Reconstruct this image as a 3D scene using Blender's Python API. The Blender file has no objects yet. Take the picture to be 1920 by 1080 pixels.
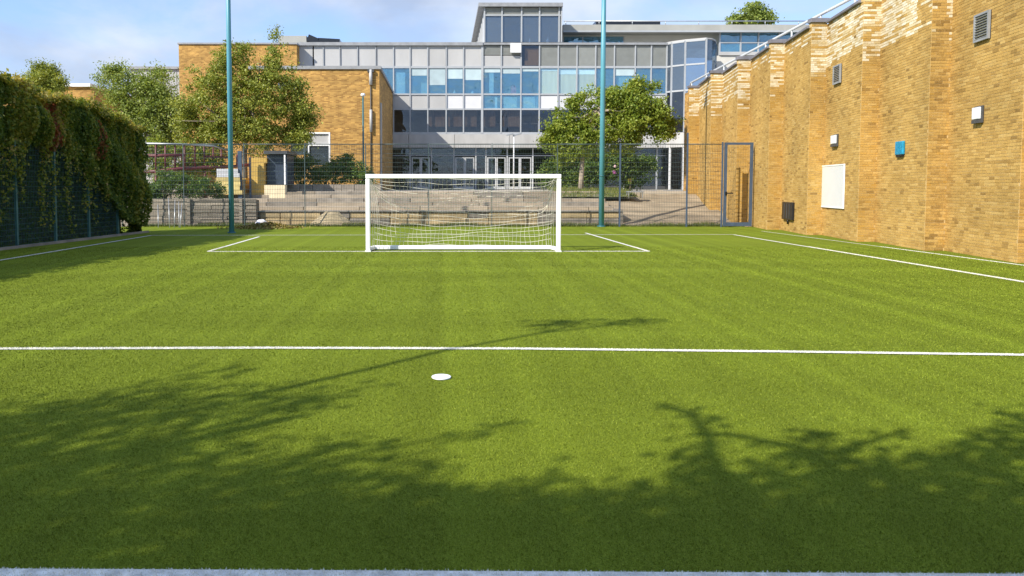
import bpy, math, random
import numpy as np
from mathutils import Vector
R = math.radians
rng = np.random.default_rng(7)
random.seed(7)
SC = bpy.context.scene
COL = SC.collection

# ------------------------------------------------------------------ camera
FPX, CXP, HORIZON, PITCH, EYE = 1387.0, 830.0, 350.0, R(3.0), 1.71
CYP = HORIZON + FPX * math.tan(PITCH)
cd = bpy.data.cameras.new('camera')
cam = bpy.data.objects.new('camera', cd); COL.objects.link(cam)
cam.location = (0, 0, EYE); cam.rotation_euler = (math.pi / 2 - PITCH, 0, 0)
cd.sensor_width = 36.0; cd.lens = 36.0 * FPX / 1920
cd.shift_x = (960 - CXP) / 1920; cd.shift_y = -(540 - CYP) / 1920
cd.clip_start = 0.05; cd.clip_end = 3000
SC.camera = cam

# ------------------------------------------------------------------ sun and sky
SUN_TRAVEL = Vector((0.77, 0.64, -0.735)).normalized()
SUN_EL = math.asin(-SUN_TRAVEL.z)
SUN_AZ = math.atan2(-SUN_TRAVEL.x, -SUN_TRAVEL.y)
sl = bpy.data.lights.new('sun', 'SUN'); sl.energy = 4.0; sl.angle = R(0.53); sl.color = (1.0, 0.93, 0.80)
so = bpy.data.objects.new('sun', sl); COL.objects.link(so)
so.rotation_euler = SUN_TRAVEL.to_track_quat('-Z', 'Y').to_euler(); so.location = (-20, -20, 30)

W = bpy.data.worlds.new('World'); SC.world = W; W.use_nodes = True
nt = W.node_tree; N = nt.nodes; LK = nt.links
bg = N['Background']; bg.inputs[1].default_value = 0.15
sky = N.new('ShaderNodeTexSky'); sky.sky_type = 'NISHITA'; sky.sun_disc = False
sky.sun_elevation = SUN_EL; sky.sun_rotation = SUN_AZ % (2 * math.pi)
sky.air_density = 1.0; sky.dust_density = 0.3; sky.ozone_density = 1.6; sky.altitude = 50
tc = N.new('ShaderNodeTexCoord')
mp = N.new('ShaderNodeMapping'); mp.inputs['Scale'].default_value = (1.0, 1.0, 2.0); mp.inputs['Location'].default_value = (1.7, 0.4, 0.9)
n1 = N.new('ShaderNodeTexNoise'); n1.inputs['Scale'].default_value = 3.4; n1.inputs['Detail'].default_value = 9; n1.inputs['Roughness'].default_value = 0.56
n1.inputs['Distortion'].default_value = 0.35
cr = N.new('ShaderNodeValToRGB'); cr.color_ramp.elements[0].position = 0.40; cr.color_ramp.elements[1].position = 0.66
cr.color_ramp.elements[0].color = (0.0, 0.0, 0.0, 1); cr.color_ramp.elements[1].color = (0.85, 0.85, 0.85, 1)
n2 = N.new('ShaderNodeTexNoise'); n2.inputs['Scale'].default_value = 5.0; n2.inputs['Detail'].default_value = 6
cc = N.new('ShaderNodeValToRGB')
cc.color_ramp.elements[0].position = 0.36; cc.color_ramp.elements[0].color = (1.9, 2.15, 2.7, 1)
cc.color_ramp.elements[1].position = 0.62; cc.color_ramp.elements[1].color = (3.2, 3.45, 3.9, 1)
mx = N.new('ShaderNodeMixRGB')
LK.new(tc.outputs['Generated'], mp.inputs['Vector']); LK.new(mp.outputs[0], n1.inputs['Vector']); LK.new(mp.outputs[0], n2.inputs['Vector'])
LK.new(n1.outputs['Fac'], cr.inputs[0]); LK.new(n2.outputs['Fac'], cc.inputs[0])
tn_ = N.new('ShaderNodeMixRGB'); tn_.blend_type = 'MIX'; tn_.inputs[0].default_value = 0.6; tn_.inputs[2].default_value = (1.25, 2.02, 3.85, 1)
LK.new(sky.outputs[0], tn_.inputs[1])
LK.new(cr.outputs[0], mx.inputs[0]); LK.new(tn_.outputs[0], mx.inputs[1]); LK.new(cc.outputs[0], mx.inputs[2])
LK.new(mx.outputs[0], bg.inputs[0])

VS = SC.view_settings
VS.view_transform = 'Standard'; VS.look = 'None'; VS.gamma = 1.0; VS.use_curve_mapping = False
VS.exposure = 0.84
try:
    SC.cycles.max_bounces = 8; SC.cycles.transparent_max_bounces = 12
    SC.cycles.use_denoising = True
except Exception:
    pass

# ------------------------------------------------------------------ measuring helpers
_ct, _st = math.cos(PITCH), math.sin(PITCH)
def at(px, py, Y):
    """world point at depth Y seen at photo pixel px, py"""
    a = (px - CXP) / FPX; b = (CYP - py) / FPX
    d = (a, _ct + b * _st, -_st + b * _ct)
    k = Y / d[1]
    return Vector((d[0] * k, Y, EYE + d[2] * k))
def ground(px, py, z=0.0):
    a = (px - CXP) / FPX; b = (CYP - py) / FPX
    d = (a, _ct + b * _st, -_st + b * _ct)
    k = (z - EYE) / d[2]
    return Vector((d[0] * k, d[1] * k, z))
def X(px, Y, py=250): return at(px, py, Y).x
def Z(py, Y): return at(CXP, py, Y).z

# ------------------------------------------------------------------ materials
def new_mat(name):
    m = bpy.data.materials.new(name); m.use_nodes = True
    return m, m.node_tree.nodes, m.node_tree.links, m.node_tree.nodes['Principled BSDF']
def M(name, col, rough=0.6, metal=0.0, var=0.15, scale=6.0, bump=0.0, bscale=60.0, stretch=(1, 1, 1), spec=0.5, each=0.0):
    m, n, l, p = new_mat(name)
    tc = n.new('ShaderNodeTexCoord'); mp = n.new('ShaderNodeMapping'); mp.inputs['Scale'].default_value = stretch
    ns = n.new('ShaderNodeTexNoise'); ns.inputs['Scale'].default_value = scale; ns.inputs['Detail'].default_value = 6
    rp = n.new('ShaderNodeValToRGB')
    rp.color_ramp.elements[0].position = 0.3; rp.color_ramp.elements[1].position = 0.7
    rp.color_ramp.elements[0].color = tuple(max(0, c * (1 - var)) for c in col) + (1,)
    rp.color_ramp.elements[1].color = tuple(min(1, c * (1 + var)) for c in col) + (1,)
    l.new(tc.outputs['Object'], mp.inputs[0]); l.new(mp.outputs[0], ns.inputs['Vector']); l.new(ns.outputs['Fac'], rp.inputs[0])
    if each:
        oi = n.new('ShaderNodeObjectInfo'); mr = n.new('ShaderNodeMapRange'); mr.inputs[3].default_value = 1 - each; mr.inputs[4].default_value = 1 + each
        l.new(oi.outputs['Random'], mr.inputs[0]); vs = n.new('ShaderNodeVectorMath'); vs.operation = 'SCALE'
        l.new(rp.outputs[0], vs.inputs[0]); l.new(mr.outputs[0], vs.inputs['Scale']); l.new(vs.outputs[0], p.inputs['Base Color'])
        ad = n.new('ShaderNodeVectorMath'); ad.operation = 'ADD'; l.new(tc.outputs['Object'], ad.inputs[0])
        cb = n.new('ShaderNodeCombineXYZ'); m9 = n.new('ShaderNodeMath'); m9.operation = 'MULTIPLY'; m9.inputs[1].default_value = 40
        l.new(oi.outputs['Random'], m9.inputs[0]); l.new(m9.outputs[0], cb.inputs[0]); l.new(m9.outputs[0], cb.inputs[2]); l.new(cb.outputs[0], ad.inputs[1]); l.new(ad.outputs[0], mp.inputs[0])
    else:
        l.new(rp.outputs[0], p.inputs['Base Color'])
    p.inputs['Roughness'].default_value = rough; p.inputs['Metallic'].default_value = metal
    p.inputs['Specular IOR Level'].default_value = spec
    if bump:
        b = n.new('ShaderNodeTexNoise'); b.inputs['Scale'].default_value = bscale; b.inputs['Detail'].default_value = 4
        bn = n.new('ShaderNodeBump'); bn.inputs['Strength'].default_value = bump; bn.inputs['Distance'].default_value = 0.02
        l.new(mp.outputs[0], b.inputs['Vector']); l.new(b.outputs['Fac'], bn.inputs['Height']); l.new(bn.outputs[0], p.inputs['Normal'])
    return m
def ramp(n, stops):
    r = n.new('ShaderNodeValToRGB'); e = r.color_ramp.elements
    e[0].position, e[0].color = stops[0][0], stops[0][1] + (1,)
    e[1].position, e[1].color = stops[-1][0], stops[-1][1] + (1,)
    for p, c in stops[1:-1]:
        x = e.new(p); x.color = c + (1,)
    return r
def leaf_mat(name, stops, trans=0.35, rough=0.5):
    m, n, l, p = new_mat(name)
    a = n.new('ShaderNodeAttribute'); a.attribute_name = 'tint'
    r = ramp(n, stops); l.new(a.outputs['Fac'], r.inputs[0])
    l.new(r.outputs[0], p.inputs['Base Color']); p.inputs['Roughness'].default_value = rough
    p.inputs['Specular IOR Level'].default_value = 0.3
    t = n.new('ShaderNodeBsdfTranslucent'); mxr = n.new('ShaderNodeMixRGB'); mxr.blend_type = 'MULTIPLY'; mxr.inputs[0].default_value = 1
    mxr.inputs[2].default_value = (1.6, 1.5, 0.6, 1)
    l.new(r.outputs[0], mxr.inputs[1]); l.new(mxr.outputs[0], t.inputs['Color'])
    ms = n.new('ShaderNodeMixShader'); ms.inputs[0].default_value = trans
    l.new(p.outputs[0], ms.inputs[1]); l.new(t.outputs[0], ms.inputs[2])
    l.new(ms.outputs[0], n['Material Output'].inputs['Surface'])
    return m
BRICK_STOPS = [(0.0, (0.25, 0.150, 0.046)), (0.12, (0.36, 0.218, 0.064)), (0.35, (0.435, 0.270, 0.080)), (0.6, (0.48, 0.305, 0.094)),
               (0.80, (0.53, 0.355, 0.125)), (0.865, (0.45, 0.265, 0.062)), (0.885, (0.56, 0.44, 0.24)), (1.0, (0.74, 0.68, 0.55))]
def brick_piece_mat(name, source):
    m, n, l, p = new_mat(name)
    r = ramp(n, BRICK_STOPS)
    if source == 'attr':
        a = n.new('ShaderNodeAttribute'); a.attribute_name = 'tint'; f = a.outputs['Fac']
    else:
        a = n.new('ShaderNodeObjectInfo'); q = n.new('ShaderNodeMath'); q.operation = 'MULTIPLY'; q.inputs[1].default_value = 0.86
        l.new(a.outputs['Random'], q.inputs[0]); f = q.outputs[0]
    g = n.new('ShaderNodeNewGeometry')
    ns = n.new('ShaderNodeTexNoise'); ns.inputs['Scale'].default_value = 28; ns.inputs['Detail'].default_value = 5
    big = n.new('ShaderNodeTexNoise'); big.inputs['Scale'].default_value = 0.6; big.inputs['Detail'].default_value = 4
    l.new(g.outputs['Position'], ns.inputs['Vector']); l.new(g.outputs['Position'], big.inputs['Vector'])
    l.new(f, r.inputs[0])
    s1 = n.new('ShaderNodeMapRange'); s1.inputs[1].default_value = 0.3; s1.inputs[2].default_value = 0.7; s1.inputs[3].default_value = 0.78; s1.inputs[4].default_value = 1.18
    s2 = n.new('ShaderNodeMapRange'); s2.inputs[1].default_value = 0.3; s2.inputs[2].default_value = 0.7; s2.inputs[3].default_value = 0.80; s2.inputs[4].default_value = 1.14
    l.new(ns.outputs['Fac'], s1.inputs[0]); l.new(big.outputs['Fac'], s2.inputs[0])
    mu = n.new('ShaderNodeMath'); mu.operation = 'MULTIPLY'; l.new(s1.outputs[0], mu.inputs[0]); l.new(s2.outputs[0], mu.inputs[1])
    sc = n.new('ShaderNodeVectorMath'); sc.operation = 'SCALE'; l.new(r.outputs[0], sc.inputs[0]); l.new(mu.outputs[0], sc.inputs['Scale'])
    l.new(sc.outputs[0], p.inputs['Base Color']); p.inputs['Roughness'].default_value = 0.9; p.inputs['Specular IOR Level'].default_value = 0.2
    bn = n.new('ShaderNodeBump'); bn.inputs['Strength'].default_value = 0.35; bn.inputs['Distance'].default_value = 0.008
    l.new(ns.outputs['Fac'], bn.inputs['Height']); l.new(bn.outputs[0], p.inputs['Normal'])
    return m
def brick_far_mat(name, dark=1.0):
    m, n, l, p = new_mat(name)
    g = n.new('ShaderNodeNewGeometry'); sx = n.new('ShaderNodeSeparateXYZ'); sn = n.new('ShaderNodeSeparateXYZ')
    l.new(g.outputs['Position'], sx.inputs[0]); l.new(g.outputs['True Normal'], sn.inputs[0])
    ab = n.new('ShaderNodeMath'); ab.operation = 'ABSOLUTE'; l.new(sn.outputs['X'], ab.inputs[0])
    gt = n.new('ShaderNodeMath'); gt.operation = 'GREATER_THAN'; gt.inputs[1].default_value = 0.7; l.new(ab.outputs[0], gt.inputs[0])
    mi = n.new('ShaderNodeMix'); l.new(gt.outputs[0], mi.inputs[0]); l.new(sx.outputs['X'], mi.inputs[2]); l.new(sx.outputs['Y'], mi.inputs[3])
    cx = n.new('ShaderNodeCombineXYZ'); l.new(mi.outputs[0], cx.inputs[0]); l.new(sx.outputs['Z'], cx.inputs[1])
    bt = n.new('ShaderNodeTexBrick'); bt.inputs['Scale'].default_value = 1; bt.inputs['Brick Width'].default_value = 0.235; bt.inputs['Row Height'].default_value = 0.075
    bt.inputs['Mortar Size'].default_value = 0.006; bt.inputs['Bias'].default_value = -0.1
    bt.inputs['Color1'].default_value = (0.30 * dark, 0.155 * dark, 0.038 * dark, 1); bt.inputs['Color2'].default_value = (0.60 * dark, 0.35 * dark, 0.095 * dark, 1)
    bt.inputs['Mortar'].default_value = (0.42 * dark, 0.27 * dark, 0.10 * dark, 1)
    l.new(cx.outputs[0], bt.inputs['Vector'])
    ns = n.new('ShaderNodeTexNoise'); ns.inputs['Scale'].default_value = 0.9; ns.inputs['Detail'].default_value = 7
    mp = n.new('ShaderNodeMapping'); mp.inputs['Scale'].default_value = (1, 1, 2.5); l.new(g.outputs['Position'], mp.inputs[0]); l.new(mp.outputs[0], ns.inputs['Vector'])
    s1 = n.new('ShaderNodeMapRange'); s1.inputs[1].default_value = 0.3; s1.inputs[2].default_value = 0.7; s1.inputs[3].default_value = 0.74; s1.inputs[4].default_value = 1.2
    l.new(ns.outputs['Fac'], s1.inputs[0])
    sc = n.new('ShaderNodeVectorMath'); sc.operation = 'SCALE'; l.new(bt.outputs['Color'], sc.inputs[0]); l.new(s1.outputs[0], sc.inputs['Scale'])
    l.new(sc.outputs[0], p.inputs['Base Color']); p.inputs['Roughness'].default_value = 0.9
    bn = n.new('ShaderNodeBump'); bn.inputs['Strength'].default_value = 0.5; bn.inputs['Distance'].default_value = 0.01; bn.invert = True
    l.new(bt.outputs['Fac'], bn.inputs['Height']); l.new(bn.outputs[0], p.inputs['Normal'])
    return m
def glass_mat(name, refl, gl_col, tr_col, wob=0.02, rough=0.02, film=None):
    m, n, l, p = new_mat(name)
    gl = n.new('ShaderNodeBsdfGlossy'); gl.inputs['Color'].default_value = gl_col + (1,); gl.inputs['Roughness'].default_value = rough
    tr = n.new('ShaderNodeBsdfTransparent'); tr.inputs['Color'].default_value = tr_col + (1,)
    ms = n.new('ShaderNodeMixShader'); ms.inputs[0].default_value = refl
    g = n.new('ShaderNodeNewGeometry'); ns = n.new('ShaderNodeTexNoise'); ns.inputs['Scale'].default_value = 0.9; ns.inputs['Detail'].default_value = 2
    bn = n.new('ShaderNodeBump'); bn.inputs['Strength'].default_value = 1.0; bn.inputs['Distance'].default_value = wob
    l.new(g.outputs['Position'], ns.inputs['Vector']); l.new(ns.outputs['Fac'], bn.inputs['Height']); l.new(bn.outputs[0], gl.inputs['Normal'])
    src = tr
    if film:
        df_ = n.new('ShaderNodeBsdfDiffuse'); oi = n.new('ShaderNodeObjectInfo'); hs = n.new('ShaderNodeHueSaturation'); hs.inputs['Color'].default_value = film[1] + (1,)
        mr = n.new('ShaderNodeMapRange'); mr.inputs[3].default_value = 0.65; mr.inputs[4].default_value = 1.35
        l.new(oi.outputs['Random'], mr.inputs[0]); l.new(mr.outputs[0], hs.inputs['Value']); l.new(hs.outputs[0], df_.inputs['Color'])
        m2 = n.new('ShaderNodeMixShader'); m2.inputs[0].default_value = film[0]; l.new(tr.outputs[0], m2.inputs[1]); l.new(df_.outputs[0], m2.inputs[2]); src = m2
    l.new(src.outputs[0], ms.inputs[1]); l.new(gl.outputs[0], ms.inputs[2]); l.new(ms.outputs[0], n['Material Output'].inputs['Surface'])
    return m

MT = {}
MT['white_metal'] = M('white_painted_metal', (0.82, 0.83, 0.85), 0.35, var=0.05, scale=3)
MT['net'] = M('net_cord', (0.74, 0.71, 0.62), 0.8, var=0.1)
MT['teal'] = M('teal_paint', (0.085, 0.28, 0.36), 0.38, var=0.18, scale=2.5, stretch=(1, 1, 0.3))
MT['dark_teal'] = M('dark_teal_paint', (0.025, 0.12, 0.135), 0.45, var=0.15)
MT['slate'] = M('slate_blue_paint', (0.055, 0.085, 0.14), 0.4, var=0.15)
MT['fence'] = M('fence_wire', (0.07, 0.10, 0.105), 0.45, metal=0.3, var=0.2)
MT['dark_fence'] = M('dark_green_wire', (0.050, 0.135, 0.130), 0.5, var=0.2)
MT['steel'] = M('galvanised_steel', (0.42, 0.44, 0.46), 0.4, metal=0.6, var=0.12)
MT['pale_steel'] = M('pale_grey_rail_paint', (0.46, 0.48, 0.51), 0.45, var=0.1)
MT['alu'] = M('grey_aluminium', (0.36, 0.38, 0.41), 0.45, var=0.06, scale=2)
MT['door_frame'] = M('pale_door_frame', (0.50, 0.51, 0.53), 0.45, var=0.06)
MT['coping'] = M('lead_grey_coping', (0.26, 0.27, 0.29), 0.6, var=0.15, scale=3)
MT['slate_coping'] = M('slate_coping', (0.17, 0.165, 0.19), 0.7, var=0.2, scale=3)
MT['panel'] = M('pale_grey_panel', (0.40, 0.40, 0.405), 0.5, var=0.07, scale=1.2, stretch=(1, 1, 0.4), each=0.07)
MT['white_panel'] = M('white_panel', (0.56, 0.565, 0.59), 0.5, var=0.05, scale=1.2, each=0.08)
MT['louvre'] = M('grey_louvre', (0.29, 0.305, 0.30), 0.5, var=0.08, scale=2, each=0.14)
MT['concrete'] = M('concrete_band', (0.40, 0.395, 0.39), 0.8, var=0.12, scale=1.5, bump=0.1, stretch=(1, 1, 0.3), each=0.05)
MT['interior'] = M('interior_wall', (0.42, 0.43, 0.45), 0.9, var=0.3, scale=0.6)
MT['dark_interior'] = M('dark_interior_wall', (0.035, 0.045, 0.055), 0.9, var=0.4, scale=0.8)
MT['blind'] = M('beige_blind', (0.62, 0.56, 0.44), 0.9, var=0.1, scale=2, stretch=(2, 1, 0.2), each=0.15)
MT['pale_blind'] = M('pale_blind', (0.78, 0.82, 0.80), 0.9, var=0.05, each=0.12)
MT['tan_blind'] = M('tan_blind', (0.62, 0.42, 0.24), 0.9, var=0.06)
MT['brown_blind'] = M('brown_curtain', (0.30, 0.20, 0.13), 0.9, var=0.4, scale=3, stretch=(4, 1, 0.3))
MT['roof'] = M('roof_fascia', (0.33, 0.33, 0.31), 0.7, var=0.1, scale=1)
MT['white_wall'] = M('white_render', (0.55, 0.535, 0.50), 0.85, var=0.06, scale=1)
MT['black'] = M('black_plastic', (0.012, 0.012, 0.014), 0.4, var=0.2)
MT['dark_grey'] = M('dark_grey_metal', (0.06, 0.062, 0.068), 0.5, var=0.2)
MT['lamp_glass'] = M('frosted_lamp_cover', (0.74, 0.77, 0.80), 0.25, var=0.03)
MT['blue'] = M('blue_plastic', (0.012, 0.25, 0.44), 0.35, var=0.25, scale=14)
MT['board'] = M('white_board', (0.66, 0.67, 0.69), 0.35, var=0.02, scale=2)
MT['red'] = M('dark_red_paint', (0.13, 0.026, 0.032), 0.5, var=0.3, scale=5)
MT['bark'] = M('grey_bark', (0.19, 0.155, 0.12), 0.95, var=0.35, scale=9, bump=0.8, bscale=30, stretch=(1, 1, 0.25))
MT['pale_bark'] = M('pale_bark', (0.36, 0.30, 0.24), 0.95, var=0.3, scale=9, bump=0.7, bscale=30, stretch=(1, 1, 0.3))
MT['mortar'] = M('sandy_mortar', (0.50, 0.36, 0.165), 0.95, var=0.22, scale=7, bump=0.3)
MT['soil'] = M('dry_soil', (0.22, 0.17, 0.11), 0.95, var=0.35, scale=3, bump=0.7, bscale=30)
MT['sand'] = M('pale_sand', (0.42, 0.34, 0.22), 0.95, var=0.15, scale=5, bump=0.5, bscale=50)
MT['path'] = M('worn_sloping_path', (0.30, 0.24, 0.165), 0.95, var=0.3, scale=1.4, bump=0.6, bscale=16, stretch=(0.5, 1.6, 1))
MT['stone'] = M('tan_stone', (0.46, 0.355, 0.20), 0.9, var=0.22, scale=2.2, bump=0.6, bscale=14, each=0.15)
MT['grey_stone'] = M('grey_stone', (0.26, 0.23, 0.195), 0.9, var=0.28, scale=2.2, bump=0.6, bscale=14, each=0.15)
MT['step'] = M('worn_step_slab', (0.31, 0.26, 0.20), 0.9, var=0.22, scale=1.8, bump=0.5, bscale=18, stretch=(0.6, 1, 2), each=0.2)
MT['plank'] = M('weathered_plank', (0.30, 0.26, 0.21), 0.9, var=0.35, scale=2.5, bump=0.6, bscale=10, stretch=(0.5, 3, 6), each=0.25)
MT['paving'] = M('plaza_paving', (0.42, 0.37, 0.30), 0.9, var=0.12, scale=0.8, bump=0.2)
MT['ground'] = M('far_ground', (0.16, 0.17, 0.09), 0.95, var=0.3, scale=0.3)
MT['boulder'] = M('pale_boulder', (0.62, 0.61, 0.62), 0.85, var=0.25, scale=7, bump=0.6, bscale=16)
MT['yellow_brick'] = M('yellow_painted_brick', (0.54, 0.36, 0.09), 0.85, var=0.2, scale=3, bump=0.4, bscale=20, stretch=(0.6, 1, 3))
MT['brick_far'] = brick_far_mat('stock_brick_far', 1.0)
MT['pink'] = M('pink_cloth', (0.72, 0.09, 0.16), 0.7, var=0.2, scale=9)
MT['cream'] = M('cream_render', (0.72, 0.62, 0.42), 0.8, var=0.1, scale=3)
MT['pale_yellow'] = M('pale_yellow_timber', (0.62, 0.50, 0.20), 0.8, var=0.15, scale=4, stretch=(0.4, 2, 2), each=0.15)
MT['navy'] = M('navy_opening_shade', (0.03, 0.045, 0.075), 0.4, var=0.2)
MT['skylight'] = M('black_solar_glass', (0.015, 0.017, 0.022), 0.2, var=0.2)
MT['glass_blue'] = glass_mat('blue_coated_glass', 0.18, (0.66, 0.84, 0.97), (0.72, 0.87, 0.93), 0.08, film=(0.18, (0.11, 0.34, 0.52)))
MT['glass_grey'] = glass_mat('grey_coated_glass', 0.14, (0.72, 0.80, 0.86), (0.55, 0.64, 0.74), 0.03, film=(0.22, (0.19, 0.23, 0.28)))
MT['pale_glass'] = M('frosted_pale_glass', (0.40, 0.50, 0.54), 0.25, var=0.10, scale=1.6, each=0.12)
MT['glass_clear'] = glass_mat('clear_tinted_glass', 0.12, (0.8, 0.9, 1.0), (0.86, 0.94, 0.97), 0.05)
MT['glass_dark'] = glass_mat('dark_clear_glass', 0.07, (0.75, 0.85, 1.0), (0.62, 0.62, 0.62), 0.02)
MT['brick_attr'] = brick_piece_mat('stock_brick', 'attr')
MT['brick_rand'] = brick_piece_mat('stock_brick_single', 'rand')
MT['leaf_big'] = leaf_mat('leaf_mid_green', [(0, (0.10, 0.145, 0.024)), (0.5, (0.225, 0.26, 0.042)), (1, (0.40, 0.40, 0.085))], 0.28)
MT['leaf_small'] = leaf_mat('leaf_soft_green', [(0, (0.095, 0.15, 0.03)), (0.5, (0.21, 0.27, 0.055)), (1, (0.36, 0.39, 0.09))], 0.28)
MT['leaf_right'] = leaf_mat('leaf_fresh_green', [(0, (0.070, 0.125, 0.016)), (0.5, (0.19, 0.25, 0.03)), (1, (0.38, 0.40, 0.065))], 0.28)
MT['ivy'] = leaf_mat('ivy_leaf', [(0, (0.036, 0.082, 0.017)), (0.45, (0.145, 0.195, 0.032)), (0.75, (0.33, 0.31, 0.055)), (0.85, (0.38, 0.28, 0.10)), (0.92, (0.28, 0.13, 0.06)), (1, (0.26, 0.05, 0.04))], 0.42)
MT['bush'] = leaf_mat('bush_leaf', [(0, (0.030, 0.075, 0.016)), (0.6, (0.11, 0.18, 0.035)), (1, (0.28, 0.31, 0.065))], 0.25)
MT['dry_leaf'] = leaf_mat('dry_leaf', [(0, (0.10, 0.07, 0.02)), (0.5, (0.27, 0.20, 0.06)), (1, (0.20, 0.22, 0.05))], 0.15)
MT['wild_grass'] = leaf_mat('wild_grass', [(0, (0.05, 0.09, 0.015)), (0.6, (0.13, 0.17, 0.03)), (1, (0.30, 0.27, 0.09))], 0.2)
MT['flower'] = leaf_mat('flower_petal', [(0, (0.45, 0.10, 0.45)), (0.5, (0.75, 0.35, 0.60)), (1, (0.80, 0.70, 0.75))], 0.2)
MT['yellow_flower'] = leaf_mat('yellow_petal', [(0, (0.62, 0.50, 0.05)), (1, (0.78, 0.68, 0.25))], 0.2)

# turf: colour drifts along and across the pile, no light in it
def turf_mat(name, blade):
    m, n, l, p = new_mat(name)
    g = n.new('ShaderNodeNewGeometry'); sx = n.new('ShaderNodeSeparateXYZ'); l.new(g.outputs['Position'], sx.inputs[0])
    big = n.new('ShaderNodeTexNoise'); big.inputs['Scale'].default_value = 0.55; big.inputs['Detail'].default_value = 5
    mp = n.new('ShaderNodeMapping'); mp.inputs['Scale'].default_value = (0.5, 1.1, 1); l.new(g.outputs['Position'], mp.inputs[0]); l.new(mp.outputs[0], big.inputs['Vector'])
    band = n.new('ShaderNodeTexNoise'); band.noise_dimensions = '1D'; band.inputs['Scale'].default_value = 2.2; band.inputs['Detail'].default_value = 3
    l.new(sx.outputs['X'], band.inputs['W'])
    band2 = n.new('ShaderNodeTexNoise'); band2.noise_dimensions = '1D'; band2.inputs['Scale'].default_value = 0.9; band2.inputs['Detail'].default_value = 3
    l.new(sx.outputs['Y'], band2.inputs['W'])
    ad = n.new('ShaderNodeMath'); ad.operation = 'ADD'; b2_ = n.new('ShaderNodeMath'); b2_.operation = 'MULTIPLY_ADD'; b2_.inputs[1].default_value = 2.0; b2_.inputs[2].default_value = -0.5; l.new(band.outputs['Fac'], b2_.inputs[0]); l.new(b2_.outputs[0], ad.inputs[0]); l.new(band2.outputs['Fac'], ad.inputs[1])
    ad2 = n.new('ShaderNodeMath'); ad2.operation = 'ADD'; l.new(ad.outputs[0], ad2.inputs[0]); l.new(big.outputs['Fac'], ad2.inputs[1])
    mr = n.new('ShaderNodeMapRange'); mr.inputs[1].default_value = 1.2; mr.inputs[2].default_value = 2.1; mr.inputs[3].default_value = 0.88; mr.inputs[4].default_value = 1.16
    l.new(ad2.outputs[0], mr.inputs[0])
    if blade:
        a = n.new('ShaderNodeAttribute'); a.attribute_name = 'tint'; src = a.outputs['Fac']
    else:
        f = n.new('ShaderNodeTexNoise'); f.inputs['Scale'].default_value = 95; f.inputs['Detail'].default_value = 3; f.inputs['Roughness'].default_value = 0.7
        l.new(g.outputs['Position'], f.inputs['Vector'])
        q = n.new('ShaderNodeMapRange'); q.inputs[1].default_value = 0.25; q.inputs[2].default_value = 0.75; l.new(f.outputs['Fac'], q.inputs[0]); src = q.outputs[0]
    r = ramp(n, TURF_STOPS); l.new(src, r.inputs[0])
    sc = n.new('ShaderNodeVectorMath'); sc.operation = 'SCALE'; l.new(r.outputs[0], sc.inputs[0]); l.new(mr.outputs[0], sc.inputs['Scale'])
    l.new(sc.outputs[0], p.inputs['Base Color']); p.inputs['Roughness'].default_value = 0.55 if blade else 0.9
    p.inputs['Specular IOR Level'].default_value = 0.12
    if not blade:
        bn = n.new('ShaderNodeBump'); bn.inputs['Strength'].default_value = 0.9; bn.inputs['Distance'].default_value = 0.015
        l.new(f.outputs['Fac'], bn.inputs['Height']); l.new(bn.outputs[0], p.inputs['Normal'])
    return m
TURF_STOPS = [(0, (0.080, 0.110, 0.009)), (0.5, (0.156, 0.205, 0.014)), (1, (0.275, 0.315, 0.038))]
MT['turf'] = turf_mat('artificial_turf', False)
MT['blade'] = turf_mat('turf_blade', True)
MT['line'] = M('white_turf_line', (0.68, 0.67, 0.63), 0.8, var=0.28, scale=14)
MT['line_blade'] = leaf_mat('white_turf_blade', [(0, (0.52, 0.52, 0.50)), (1, (0.84, 0.83, 0.79))], 0.1)

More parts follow.
